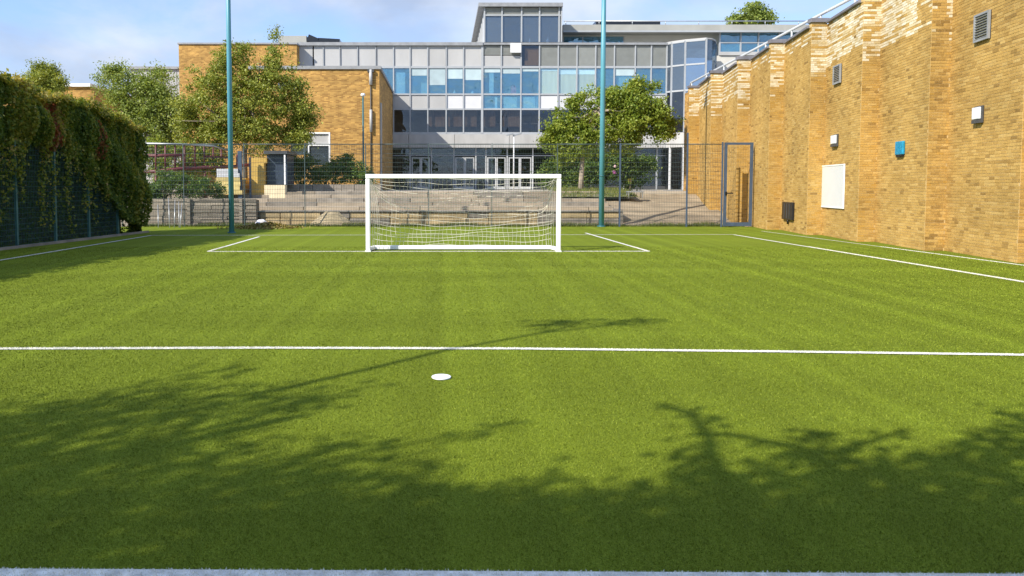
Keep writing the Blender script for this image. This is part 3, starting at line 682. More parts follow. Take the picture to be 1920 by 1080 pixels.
# ------------------------------------------------------------------ far wire fence and gate
FY, FH = 31.6, 3.5
fence = root('wire_fence', (0, FY, 0), 'tall grey welded wire fence across the far end of the pitch', 'fence')
FX = [-13.7, -11.05, -8.47, -5.88, -3.28, -0.6, 2.1, 4.88, 7.56, 10.42, 11.93]
for i in range(len(FX) - 1):
    m = MB(); x0, x1 = FX[i], FX[i + 1]
    x = x0 + 0.06
    while x < x1 - 0.04:
        m.tube([(x, FY, 0.05), (x, FY, FH)], 0.0055, 3, False); x += 0.0715
    z = 0.08
    while z <= FH + 0.01:
        for dy in (-0.007, 0.007): m.tube([(x0 + 0.03, FY + dy, z), (x1 - 0.03, FY + dy, z)], 0.0055, 3, False)
        z += 0.19
    m.build('mesh_panel', MT['fence'], fence, 'stuff')
    MB().tube([(x0 + 0.04, FY + 0.0, FH + 0.02), (x1 - 0.04, FY, FH + 0.02)], 0.016, 6).build('top_rail', MT['fence'], fence)
for i, x in enumerate(FX):
    hh = 4.0 if i == 9 else FH + 0.06
    pw_ = 0.03 if i in (8, 9) else 0.018
    MB().box(x - pw_, x + pw_, FY - pw_, FY + pw_, -0.1, hh).build('post', MT['slate'] if i in (8, 9, 10) else MT['fence'], fence)
gt = root('metal_gate', (12.5, FY, 0), 'slate blue framed wire gate between the far fence and the brick wall', 'gate')
GY = 31.35; gx0, gx1, gz = X(1357, GY, 345), X(1411, GY, 345), Z(267, GY)
MB().box(gx0 - 0.10, gx0 - 0.05, GY - 0.03, GY + 0.03, -0.05, gz + 0.02).build('hinge_post', MT['slate'], gt)
pz = X(1421, GY, 345)
MB().box(pz - 0.07, pz + 0.07, GY - 0.07, GY + 0.07, -0.05, gz + 0.08).build('latch_post', MT['slate'], gt, bevel=0.01)
MB().box(pz + 0.12, pz + 0.19, GY - 0.05, GY + 0.05, -0.05, gz - 0.02).build('wall_post', MT['steel'], gt)
f = MB(); f.box(gx0, gx0 + 0.125, GY - 0.02, GY + 0.02, 0.03, gz); f.box(gx1 - 0.125, gx1, GY - 0.02, GY + 0.02, 0.03, gz)
f.build('stile', MT['slate'], gt)
f = MB(); f.box(gx0 + 0.127, gx1 - 0.127, GY - 0.018, GY + 0.018, 0.04, 0.2); f.box(gx0 + 0.127, gx1 - 0.127, GY - 0.018, GY + 0.018, gz - 0.10, gz - 0.003)
f.build('rail', MT['slate'], gt)
f = MB(); x = gx0 + 0.2
while x < gx1 - 0.16: f.tube([(x, GY, 0.2), (x, GY, gz - 0.12)], 0.0025, 3, False); x += 0.1
z = 0.35
while z < gz - 0.15: f.tube([(gx0 + 0.14, GY, z), (gx1 - 0.14, GY, z)], 0.003, 3, False); z += 0.2
f.build('mesh_panel', MT['fence'], gt, 'stuff')
hzg = Z(362, GY)
f = MB(); f.box(gx0 + 0.05, gx0 + 0.12, GY - 0.10, GY - 0.042, hzg - 0.1, hzg + 0.06); f.box(gx0 + 0.06, gx0 + 0.36, GY - 0.14, GY - 0.102, hzg - 0.03, hzg + 0.02); f.build('handle', MT['black'], gt)

# ------------------------------------------------------------------ teal flood-light masts and lamp posts
def mast(px, py, h, r0, r1, label, joint=None):
    b = ground(px, py)
    t = root('light_mast', b, label, 'light mast', 'teal light masts')
    MB().tube([b, b + Vector((0, 0, h * 0.55)), b + Vector((0, 0, h))], [r0, (r0 + r1) / 2, r1], 14).build('pole', MT['teal'], t)
    MB().tube([b + Vector((0, 0, -0.02)), b + Vector((0, 0, 0.05))], [r0 * 1.6, r0 * 1.5], 12).build('base_collar', MT['dark_teal'], t)
    if joint: MB().tube([b + Vector((0, 0, joint)), b + Vector((0, 0, joint + 0.05))], r0 * 1.06, 14).build('joint_band', MT['dark_teal'], t)
    MB().tube([b + Vector((-0.7, 0, h)), b + Vector((0.7, 0, h))], 0.05, 8).build('cross_arm', MT['teal'], t)
    for s in (-0.5, 0.5):
        c = b + Vector((s, -0.16, h - 0.05)); MB().obox(c, (0.2, 0, 0), (0, 0.16, -0.09), (0, 0.06, 0.11)).build('flood_lamp', MT['dark_grey'], t)
mast(434.5, 437, 12.5, 0.098, 0.075, 'teal steel light mast standing at the left end of the goal line, before the planks')
mast(1127.5, 425, 12.5, 0.118, 0.09, 'teal steel light mast right of the goal, before the leafy tree', 2.15)
b = at(681.5, 352, 43.5); b.z = PLZ
t = root('lamp_post', b, 'slim teal lamp post with a small white cap at the brick block corner', 'lamp post')
zt = Z(176, 43.5)
MB().tube([b, b + Vector((0, 0, 1.4)), b + Vector((0, 0, zt - PLZ - 0.15))], [0.075, 0.055, 0.045], 10).build('pole', MT['dark_teal'], t)
MB().tube([(b.x, b.y, zt - 0.16), (b.x, b.y, zt - 0.08), (b.x, b.y, zt + 0.02), (b.x, b.y, zt + 0.04)], [0.06, 0.15, 0.11, 0.02], 12).build('lamp_cap', MT['white_metal'], t)
b = at(963, 352, 50); b.z = PLZ
t = root('street_lamp', b, 'white street lamp with two flat winged heads before the glass entrance', 'street lamp')
zt = Z(254, 50)
MB().tube([b, b + Vector((0, 0, zt - PLZ))], [0.05, 0.035], 10).build('pole', MT['white_metal'], t)
for s in (-1, 1):
    MB().obox((b.x + s * 0.26, b.y, zt + 0.06), (0.23, 0, 0.06 * s * s), (0, 0.16, 0), (0, 0, 0.035)).build('lamp_head', MT['steel'], t)
MB().box(b.x - 0.07, b.x + 0.07, b.y - 0.07, b.y + 0.07, zt - 0.02, zt + 0.05).build('bracket', MT['steel'], t)

# ------------------------------------------------------------------ goal
GYF = 19.42
gxl, gxr = X(690.0, GYF, 400), X(1047.5, GYF, 400)
gh = Z(326.5, GYF)
goal = root('football_goal', ((gxl + gxr) / 2, GYF, 0), 'white metal football goal with a loose sagging net', 'goal')
pr = 0.058
for x, nm in ((gxl, 'post'), (gxr, 'post')):
    MB().box(x - pr, x + pr, GYF - pr, GYF + pr, 0, gh - 2 * pr - 0.003).build(nm, MT['white_metal'], goal, bevel=0.022)
MB().box(gxl - pr, gxr + pr, GYF - pr, GYF + pr, gh - 2 * pr, gh).build('crossbar', MT['white_metal'], goal, bevel=0.022)
BY = 20.02
MB().box(gxl + 0.10, gxr - 0.10, BY - 0.06, BY + 0.06, 0.012, 0.118).build('ground_bar', MT['white_metal'], goal, bevel=0.02)
for x in (gxl, gxr):
    s = 1 if x == gxl else -1
    MB().obox((x + s * 0.05, (GYF + BY) / 2 + 0.03, 0.062), (0.05 * s, (BY - GYF) / 2 - 0.05, 0), (0.045, 0, 0), (0, 0, 0.05)).build('side_bar', MT['white_metal'], goal, bevel=0.015)
    MB().tube([(x, GYF + 0.05, gh - 0.08), (x + s * 0.02, GYF + 0.3, gh - 0.10)], 0.022, 8).build('net_bracket', MT['white_metal'], goal)
    MB().box(x - 0.075, x + 0.075, GYF - 0.075, GYF + 0.075, 0.0, 0.03).build('foot', MT['white_metal'], goal)
def net_pt(u, r):
    """u 0..1 across, r 0..1 from crossbar down; rope rows bunch at the posts and sag between them"""
    zc = 1.93 - 1.82 * r ** 0.93
    if r < 0.5: ze = 1.93 - 0.55 * r
    else: ze = 1.655 - 0.85 * (r - 0.5) / 0.16 if r < 0.66 else 0.80 - 0.7 * ((r - 0.66) / 0.34) ** 1.6
    eL = math.exp(-u / (0.075 if r < 0.5 else 0.115)); eR = math.exp(-(1 - u) / (0.022 if r < 0.55 else 0.10))
    e = min(1, eL + eR)
    z = zc * (1 - e) + max(ze, zc) * e
    z += 0.018 * math.sin(u * 23 + r * 31) * (1 - e) + 0.03 * math.sin(u * 7.3 + r * 11) * (1 - e)
    x = gxl + 0.09 + (gxr - gxl - 0.18) * (u + 0.004 * math.sin(r * 17 + u * 40))
    y = GYF + 0.12 + (BY - GYF - 0.12) * min(1, 0.25 + r) + 0.35 * math.sin(math.pi * r) * math.sin(math.pi * u) ** 0.5 + 0.03 * math.sin(u * 31 + r * 9)
    return Vector((x, y, max(z, 0.03)))
net = MB(); NU, NV = 41, 16
for j in range(NV + 1):
    net.tube([net_pt(i / 60, j / NV) for i in range(61)], 0.0050, 4, False)
net.build('net_rope', MT['net'], goal, 'stuff')
net = MB()
for i in range(NU + 1):
    net.tube([net_pt(i / NU, j / 26) for j in range(27)], 0.0033, 3, False)
for x, s in ((gxl + 0.03, 1), (gxr - 0.03, -1)):
    for q in range(5):
        y = GYF + 0.09 + q * 0.12
        net.tube([(x + s * (0.03 + 0.02 * q) * math.sin(math.pi * v / 8) + s * 0.05 * q * v / 8, y + 0.04 * math.sin(v), 1.9 - 1.84 * v / 8) for v in range(9)], 0.005, 3, False)
net.build('net_cord', MT['net'], goal, 'stuff')

# white marker and stone
b = ground(827.5, 709)
d_ = MB(); prof = [(0.0, 0.0195), (0.072, 0.0195), (0.083, 0.0180), (0.087, 0.0150), (0.086, 0.006)]
n = 28
for r_, z_ in prof[1:]:
    for k in range(n): d_.v.append((b.x + r_ * math.cos(2 * math.pi * k / n), b.y + r_ * math.sin(2 * math.pi * k / n), z_))
d_.f.append(tuple(range(n))); d_.sm.append(0)
for i in range(len(prof) - 2):
    for k in range(n): d_.f.append((i * n + k, (i + 1) * n + k, (i + 1) * n + (k + 1) % n, i * n + (k + 1) % n)); d_.sm.append(0)
d_.f.append(tuple(reversed(range((len(prof) - 2) * n, (len(prof) - 1) * n)))); d_.sm.append(0)
o = d_.build('marker_disc', M('white_marker', (0.84, 0.85, 0.88), 0.5, var=0.03), None); tag(o, 'flat white marker disc lying on the turf before the halfway line', 'marker disc')
b = Vector((X(490, 31.1, 410), 31.1, 0.0))
st = MB(); nu, nv = 14, 9
sv = [[None] * nu for _ in range(nv)]
for j in range(nv):
    th = math.pi * j / (nv - 1)
    for i in range(nu):
        ph = 2 * math.pi * i / nu; k = 1 + (random.uniform(-0.07, 0.07) if 0 < j < nv - 1 else 0)
        sv[j][i] = Vector((b.x + 0.27 * k * math.sin(th) * math.cos(ph), b.y + 0.24 * k * math.sin(th) * math.sin(ph), 0.12 + 0.22 * k * math.cos(th) * (1 if math.cos(th) > 0 else 0.7)))
for j in range(nv - 1):
    for i in range(nu):
        st.quad(sv[j][i], sv[j + 1][i], sv[j + 1][(i + 1) % nu], sv[j][(i + 1) % nu])
o = st.build('boulder', MT['boulder'], None); tag(o, 'rounded pale boulder among dry leaves by the far fence', 'boulder')
n = 2600
P = np.c_[rng.normal(-7.35, 0.62, n), rng.normal(30.6, 0.42, n), np.zeros(n)]; P[:, 2] = 0.02 + 0.22 * np.exp(-((P[:, 0] + 7.3) / 0.9) ** 2 - ((P[:, 1] - 30.7) / 0.5) ** 2) * rng.uniform(0, 1, n)
leaves('dry_leaves', P, 0.085, MT['dry_leaf'], None, rng.uniform(0, 1, n))
sh = MB(); c = at(622, 420, 32.3); NR = 8; rings = []
for j in range(NR + 1):
    f_ = j / NR; rings.append([Vector((c.x + 1.05 * f_ * math.cos(a * math.pi / 10) * (1 + 0.08 * math.sin(a * 3)), 32.42 + 0.5 * f_ * math.sin(a * math.pi / 10), 0.62 * min(1, 1.35 * (1 - f_)) + random.uniform(-0.02, 0.02))) for a in range(20)])
for j in range(NR):
    for a in range(20): sh.quad(rings[j][a], rings[j + 1][a], rings[j + 1][(a + 1) % 20], rings[j][(a + 1) % 20])
o = sh.build('sunlit_patch_heap', MT['sand'], None); tag(o, 'pale sand heap standing in for a sunlit patch by the stone wall left of the goal', 'sand heap')  # added heap, shaped like a bright patch between shadows

# ------------------------------------------------------------------ school buildings
FA = 58.0
sch = root('school_building', (2, FA, PLZ), 'long glass fronted school building with grey panels and a raised glazed tower', 'building')
def fx(px, Y=FA): return X(px, Y, 170)
def fz(py, Y=FA): return Z(py, Y)
MUL = [560, 588, 607, 638, 671, 705, 738, 769, 802, 836.5, 869, 904, 939.5, 976.5, 1011, 1046, 1081, 1116, 1151, 1190, 1220, 1249]
rowA, rowB, rowC, rowD = (fz(125), fz(85)), (fz(176), fz(127)), (fz(204), fz(178)), (fz(249), fz(206))
def louvre_panel(x0, x1, z0, z1, par, Y=FA):
    m = MB(); m.box(x0, x1, Y + 0.06, Y + 0.1, z0, z1); n = max(3, int((z1 - z0) / 0.085))
    for k in range(n):
        z = z0 + (z1 - z0) * (k + 0.5) / n; m.obox(((x0 + x1) / 2, Y + 0.03, z), ((x1 - x0) / 2, 0, 0), (0, 0.028, 0.012), (0, -0.006, 0.03))
    m.build('louvre_panel', MT['louvre'], par)
def pane(x0, x1, z0, z1, par, mat, Y=FA, nm='window_pane'):
    MB().box(x0, x1, Y + 0.02, Y + 0.035, z0, z1).build(nm, MT[mat], par)
def blind(x0, x1, z0, z1, mat, par, dy=0.22): MB().box(x0, x1, FA + dy, FA + dy + 0.03, z0, z1).build('blind', MT[mat], par)
for i in range(len(MUL) - 1):
    l_, r_ = MUL[i], MUL[i + 1]; x0, x1 = fx(l_) + 0.05, fx(r_) - 0.05
    # parapet row
    if r_ <= 904: MB().box(x0, x1, FA + 0.0, FA + 0.06, rowA[0] + 0.02, rowA[1]).build('panel', MT['panel'], sch, bevel=0.01)
    elif r_ <= 976.5:
        zm = fz(103.5); louvre_panel(x0, x1, zm + 0.03, rowA[1], sch); MB().box(x0, x1, FA + 0.01, FA + 0.06, rowA[0] + 0.04, zm - 0.03).build('panel', MT['panel'], sch, bevel=0.01)
    elif r_ <= 1011:
        pane(x0, x1, rowA[0], rowA[1], sch, 'glass_dark'); MB().box(x0 + 0.25, x1, FA + 0.12, FA + 0.15, rowA[0], rowA[1] - 0.2).build('blind', MT['tan_blind'], sch)
    else: louvre_panel(x0, x1, rowA[0] + 0.02, rowA[1], sch)
    if r_ < 730: continue
    # main window row
    h = rowB[1] - rowB[0]
    part = {802: 0.66, 836.5: 0.42, 869: 0.47, 976.5: 0.14, 939.5: 0.22, 904: 0.18, 769: 0.30, 1151: 0.3}.get(l_)
    pane(x0, x1, rowB[0], rowB[1], sch, 'glass_clear' if 1011 <= l_ < 1116 else 'glass_blue')
    if part:
        zc_ = rowB[1] - h * part
        MB().box(x0 + 0.02, x1 - 0.02, FA + 0.008, FA + 0.0185, zc_, rowB[1] - 0.02).build('light_panel', MT['pale_glass'], sch)
    if l_ in (1011, 1046, 1081): blind(x0, x1, rowB[0], rowB[1], 'blind', sch, 0.06); blind(x0, x1, rowB[1] - h * (0.25 if l_ != 1011 else 0.12), rowB[1] - 0.02, 'pale_blind', sch, 0.045)
    if l_ == 1151: blind(x0 + 0.35, x1 - 0.1, rowB[0], rowB[1], 'blind', sch, 0.12)
    if l_ in (738, 904): blind(x0 + 0.1 + 0.4 * (l_ == 904), x0 + 0.85, rowB[0], rowB[1] - 0.35, 'pale_blind', sch, 0.06)
    if l_ == 769: blind(x0 + 0.8, x1, rowB[0], rowB[1] - 1.15, 'blind', sch, 0.06)
    # spandrel row
    if 904 <= l_ < 1011:
        pane(x0, x1, rowC[0], rowC[1], sch, 'glass_blue')
        blind(x0 + (0.1 if l_ != 904 else 0.95), x1 - 0.25, rowC[0], rowC[1] - 0.15, 'pale_blind' if l_ == 904 else 'blind', sch, 0.06)
    else: MB().box(x0, x1, FA + 0.0, FA + 0.06, rowC[0] + 0.03, rowC[1] - 0.03).build('panel', MT['panel'] if l_ < 830 else MT['white_panel'], sch, bevel=0.01)
    # lower dark row
    pane(x0, x1, rowD[0], rowD[1], sch, 'glass_dark')
    if l_ in (802, 836.5, 869, 904, 939.5):
        blind(x0 + 0.1 * (l_ != 802), x1 - 0.35 * (l_ in (904, 869)), rowD[0] + 0.5, rowD[1], 'brown_blind', sch, 0.35)
for l_ in MUL[1:]:
    lo = rowD[0] - 0.05 if l_ >= 735 else rowA[0] - 0.15
    if l_ == 588: continue
    w = 0.085 if l_ == 904 else (0.03 if l_ < 735 else 0.045)
    MB().box(fx(l_) - w, fx(l_) + w, FA - 0.09, FA + 0.065, lo, rowA[1] + 0.02).build('mullion', MT['alu'], sch)
xa, xb = fx(560), fx(1250)
for za, zb, x0 in ((fz(128), fz(124), xa), (fz(178.3), fz(175.5), fx(716)), (fz(206.3), fz(203.3), fx(728)), (fz(252), fz(248), fx(728))):
    MB().box(x0, xb, FA - 0.07, FA + 0.063, za, zb).build('transom', MT['alu'], sch)
MB().box(xa, fx(905), FA - 0.22, FA + 0.5, fz(86), fz(80)).build('coping', MT['coping'], sch)
MB().box(fx(905.3), xb, FA - 0.16, FA + 0.5, fz(84.5), fz(80.5)).build('coping', MT['coping'], sch)
# balustrade inside the dark row
zb = fz(231)
f = MB(); f.box(fx(728), xb - 1, FA + 0.6, FA + 0.64, zb, zb + 0.05)
x = fx(728)
while x < xb - 1: f.box(x, x + 0.02, FA + 0.61, FA + 0.63, rowD[0], zb); x += 0.16
f.build('balustrade', MT['steel'], sch)
# floors and rooms behind the glass
for z in (rowA[0] - 0.0, rowC[0] + 0.0, rowD[0] - 0.2): MB().box(fx(560) + 0.3, fx(1250), FA + 0.12, FA + 9, z - 0.05, z + 0.12).build('floor_slab', MT['interior'], sch)
MB().box(fx(560), fx(1322), FA + 5.0, FA + 5.2, PLZ + 0.01, rowA[1]).build('room_wall', MT['interior'], sch)
for px in (720, 904, 1011, 1116): MB().box(fx(px), fx(px) + 0.12, FA + 0.5, FA + 4.9, rowD[0], rowA[0] - 0.1).build('room_wall', MT['interior'], sch)
MB().box(fx(560), fx(1325), FA + 0.55, FA + 14, rowA[1] - 0.1, rowA[1] + 0.05).build('flat_roof', MT['roof'], sch)
# concrete fascia over the ground floor
for a_, b_ in ((726, 766), (766.6, 852), (852.6, 955), (955.6, 1048), (1048.6, 1140), (1140.6, 1287)):
    MB().box(fx(a_), fx(b_), FA - 0.12, FA + 0.4, fz(277), fz(252.2)).build('fascia_panel', MT['concrete'], sch, bevel=0.01)
# ground floor glazing
GF = FA + 0.5
gzt, gzm = Z(277.5, GF), Z(292, GF)
for a_, b_ in ((728, 769), (769, 809), (809, 851), (851, 892), (892, 911), (911, 951), (951, 999), (999, 1050), (1050, 1110), (1110, 1170), (1170, 1232), (1232, 1285)):
    x0, x1 = X(a_, GF) + 0.05, X(b_, GF) - 0.05
    pane(x0, x1, gzm + 0.05, gzt, sch, 'glass_dark', GF)
    MB().box(x0, x1, GF - 0.05, GF + 0.06, gzm - 0.03, gzm + 0.045).build('transom', MT['alu'], sch)
    if a_ in (769, 851, 911, 951):
        xm = (x0 + x1) / 2
        for p, q, hs in ((x0 + 0.06, xm - 0.01, 1), (xm + 0.01, x1 - 0.06, -1)):
            f = MB(); dz = gzm - 0.12
            f.box(p, p + 0.09, GF - 0.04, GF + 0.03, PLZ + 0.02, dz); f.box(q - 0.09, q, GF - 0.04, GF + 0.03, PLZ + 0.02, dz)
            f.box(p + 0.092, q - 0.092, GF - 0.038, GF + 0.028, PLZ + 0.03, PLZ + 0.25); f.box(p + 0.092, q - 0.092, GF - 0.038, GF + 0.028, dz - 0.09, dz - 0.004)
            dr = f.build('door', MT['door_frame'], sch)
            MB().box(p + 0.093, q - 0.093, GF - 0.006, GF + 0.004, PLZ + 0.252, dz - 0.092).build('pane', MT['glass_dark'], dr)
            hx_ = q - 0.05 if hs == 1 else p + 0.05
            MB().tube([(hx_, GF - 0.09, PLZ + 0.9), (hx_, GF - 0.09, PLZ + 1.4)], 0.015, 6).build('handle', MT['steel'], dr)
    else:
        pane(x0, x1, PLZ + 0.3, gzm - 0.04, sch, 'glass_dark', GF)
        MB().box(x0, x1, GF - 0.02, GF + 0.06, PLZ + 0.01, PLZ + 0.29).build('panel', MT['dark_grey'], sch)
    MB().box(X(b_, GF) - 0.05, X(b_, GF) + 0.05, GF - 0.08, GF + 0.08, PLZ + 0.01, gzt).build('mullion', MT['door_frame'] if a_ < 1000 else MT['alu'], sch)
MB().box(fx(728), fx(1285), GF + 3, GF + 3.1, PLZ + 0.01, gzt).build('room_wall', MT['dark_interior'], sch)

# curved glazed corner: three facets turning towards the pitch
fac = [(1249.5, 58.0), (1259, 57.6), (1284, 56.9), (1323, 56.2)]
FP = [Vector((X(p, y, 150), y, 0)) for p, y in fac]
zlev = [PLZ + 0.3, fz(250), fz(173), fz(126), fz(83)]
for i in range(3):
    a, b = FP[i], FP[i + 1]; d = (b - a).normalized(); nn = Vector((d.y, -d.x, 0)); L = (b - a).length
    for j in range(1, 4):
        m = MB(); c = (a + b) / 2 + Vector((0, 0, (zlev[j] + zlev[j + 1]) / 2)); m.obox(c, d * (L / 2 - 0.05), nn * 0.01, UPZ * ((zlev[j + 1] - zlev[j]) / 2 - 0.05))
        m.build('window_pane', MT['glass_dark' if j == 1 else 'glass_grey'], sch)
        MB().obox((a + b) / 2 + Vector((0, 0, zlev[j + 1])), d * (L / 2 - 0.06), nn * 0.06, UPZ * 0.06).build('transom', MT['alu'], sch)
    zf = fz(277)
    MB().obox((a + b) / 2 + Vector((0, 0, (zf + zlev[1]) / 2)), d * L / 2, nn * 0.03, UPZ * (zlev[1] - zf) / 2).build('fascia_panel', MT['concrete'], sch)
    MB().obox((a + b) / 2 + Vector((0, 0, (PLZ + zf) / 2 - 0.02)), d * (L / 2 - 0.05), nn * 0.01, UPZ * ((zf - PLZ) / 2 - 0.03)).build('window_pane', MT['glass_dark'], sch)
    MB().box(b.x - 0.08, b.x + 0.08, b.y + 0.05, b.y + 0.2, PLZ, zf).build('column', MT['white_metal'], sch)
    MB().box(b.x - 0.06, b.x + 0.06, b.y - 0.06, b.y + 0.06, zlev[1], zlev[4] + 0.06).build('mullion', MT['alu'], sch)
cur = [Vector((X(1324, 56.2, 120), 56.2, 0))] + [Vector((X(1324, 56.2, 120) + 0.5 * k, 56.2 + 0.22 * k * k, 0)) for k in range(1, 5)]
for i in range(4):
    a, b = cur[i], cur[i + 1]; d = (b - a).normalized(); nn = Vector((d.y, -d.x, 0)); L = (b - a).length
    MB().obox((a + b) / 2 + Vector((0, 0, (zlev[3] - 1 + zlev[4]) / 2)), d * (L / 2 - 0.02), nn * 0.012, UPZ * ((zlev[4] - zlev[3] + 1) / 2)).build('window_pane', MT['glass_grey'], sch)
    MB().obox((a + b) / 2 + Vector((0, 0, (PLZ + zlev[3] - 1) / 2)), d * L / 2, nn * 0.05, UPZ * (zlev[3] - 1 - PLZ) / 2).build('panel', MT['white_wall'], sch)
poly = [(p.x, p.y) for p in FP] + [(c.x, c.y) for c in cur[1:]] + [(cur[-1].x, 60.4), (FP[0].x - 0.3, 60.4)]
MB().prism(poly, zlev[4] + 0.06, zlev[4] + 0.16).build('corner_roof', MT['panel'], sch)

# glazed tower
TY = FA - 0.02
tx0, tx1 = fx(908), fx(1050)
tz0, tz1 = fz(79.5), fz(14)
tw = MB()
MB().box(fx(896.5), fx(1053), TY - 0.35, TY + 15.5, tz1, fz(7)).build('tower_roof', MT['coping'], sch)
TC = [908, 940.5, 977, 1010.5, 1047]
zt1, zt2 = fz(29), fz(31.5)
for i in range(4):
    x0, x1 = fx(TC[i]) + 0.06, fx(TC[i + 1]) - 0.06
    louvre_panel(x0, x1, zt1 + 0.06, tz1 - 0.03, sch, TY)
    pane(x0, x1, tz0 + 0.02, zt1 - 0.06, sch, 'glass_grey', TY)
for p in TC + [1051.5]: MB().box(fx(p) - 0.055, fx(p) + 0.055, TY - 0.1, TY + 0.1, tz0, tz1).build('mullion', MT['alu'], sch)
MB().box(tx0, tx1, TY - 0.085, TY + 0.085, zt1 - 0.05, zt1 + 0.05).build('transom', MT['alu'], sch)
for k in range(8):
    y0 = TY + 0.15 + 1.85 * k
    MB().box(tx0 - 0.0, tx0 + 0.05, y0, y0 + 1.75, tz0, tz1 - 0.02).build('side_panel', MT['panel'] if k else MT['white_panel'], sch)
    MB().box(tx0 - 0.07, tx0 + 0.09, y0 + 1.76, y0 + 1.84, tz0, tz1 - 0.01).build('mullion', MT['alu'], sch)
MB().box(tx0 + 0.3, tx1, TY + 6, TY + 6.2, tz0, tz1).build('room_wall', MT['interior'], sch)
MB().box(tx1 - 0.0, tx1 + 0.08, TY + 0.2, TY + 15, tz0, tz1 - 0.03).build('side_panel', MT['panel'], sch)

# set-back top storey with long roof
SY = 62.5
MB().box(fx(1053.5), X(1345, SY), SY, SY + 0.3, fz(81) - 0.3, Z(50, SY)).build('set_back_wall', MT['white_wall'], sch)
for a_, b_ in ((1056, 1090), (1092, 1128), (1130, 1166)):
    MB().box(X(a_, SY), X(b_, SY), SY - 0.05, SY - 0.02, Z(81, SY), Z(69, SY)).build('window_pane', MT['glass_blue'], sch)
    MB().box(X(b_, SY), X(b_, SY) + 0.08, SY - 0.07, SY - 0.005, Z(81, SY), Z(69, SY)).build('mullion', MT['alu'], sch)
RY = 60.6
MB().box(fx(1055, RY), X(1560, RY), RY, RY + 12, Z(57, RY), Z(46, RY)).build('long_roof', MT['roof'], sch)
MB().box(fx(1055, RY), X(1560, RY), RY - 0.06, RY - 0.004, Z(60.5, RY), Z(57.3, RY)).build('gutter', MT['alu'], sch)
UY = 61.2
ucol = [1346, 1385, 1418, 1456, 1490, 1530]
u0, u1, u2 = Z(97, UY), Z(80, UY), Z(61.5, UY)
for i in range(5):
    x0, x1 = X(ucol[i], UY) + 0.06, X(ucol[i + 1], UY) - 0.06
    pane(x0, x1, u0, u1 - 0.05, sch, 'glass_blue', UY); pane(x0, x1, u1 + 0.05, u2, sch, 'glass_blue', UY)
    MB().box(x0, x1, UY - 0.05, UY + 0.06, u1 - 0.046, u1 + 0.046).build('transom', MT['alu'], sch)
    MB().box(X(ucol[i], UY) - 0.055, X(ucol[i], UY) + 0.055, UY - 0.07, UY + 0.1, u0 - 0.3, u2).build('mullion', MT['alu'], sch)
MB().box(X(1346, UY), X(1560, UY), UY - 0.12, UY + 0.12, u0 - 0.3, u0 - 0.02).build('sill', MT['panel'], sch)
MB().box(X(1335, UY), X(1600, UY), UY, UY + 0.25, PLZ, u0 - 0.32).build('white_wall_panel', MT['white_wall'], sch)
MB().box(X(1346, UY) + 0.4, X(1560, UY), UY + 4, UY + 4.2, u0, u2).build('room_wall', MT['interior'], sch)
f = MB(); 
for px in range(1060, 1600, 62): f.tube([(X(px, 61), 61.2, Z(46, 61)), (X(px, 61), 61.2, Z(38, 61))], 0.03, 6)
f.build('roof_rail_post', MT['steel'], sch)
for py in (38.5,): MB().tube([(X(1056, 61), 61.2, Z(py, 61)), (X(1600, 61), 61.2, Z(py, 61))], 0.045, 6).build('roof_rail', MT['steel'], sch)
f = MB(); x0, x1 = X(1115, 64), X(1235, 64)
f.box(x0, x1, 64, 65.5, Z(46, 64) - 0.6, Z(39, 64)); f.build('solar_panel', MT['skylight'], sch)
MB().box(x0 + 0.8, x1 - 1.5, 65.6, 65.7, Z(39, 64), Z(34, 64)).build('roof_screen', MT['steel'], sch)
x0, x1 = X(524, 62), X(576, 62)
MB().box(x0, x1, 62, 65, fz(82) - 0.3, Z(67, 62)).build('plant_room', MT['roof'], sch)
f = MB(); f.obox((X(588, 62), 63, Z(74, 62)), (0.42, 0, -0.18), (0, 1, 0), (0.1, 0, 0.25)); f.build('skylight', MT['skylight'], sch)
f = MB(); f.obox((X(618, 62), 63, Z(77, 62)), (0.9, 0, -0.05), (0, 1, 0), (0, 0, 0.22)); f.build('skylight', MT['skylight'], sch)
# small things at the windows
o = MB(); o.box(fx(956), fx(976), FA - 0.35, FA - 0.11, fz(100), fz(82.5)); o.box(fx(969), fx(969.6), FA - 0.36, FA - 0.351, fz(99), fz(83.5))
o = o.build('white_cabinet', MT['board'], None, bevel=0.0); tag(o, 'white box cabinet fixed high on the glass front under the tower', 'cabinet')
o = MB(); o.box(fx(958), fx(968), FA + 0.06, FA + 0.2, rowB[0] + 0.02, fz(162)); o.tube([(fx(960), FA + 0.13, fz(162)), (fx(961.5), FA + 0.13, fz(159)), (fx(964.5), FA + 0.13, fz(159)), (fx(966), FA + 0.13, fz(162))], 0.025, 6)
o = o.build('pink_bag', MT['pink'], None); tag(o, 'pink bag with a handle standing inside an upper window', 'bag')

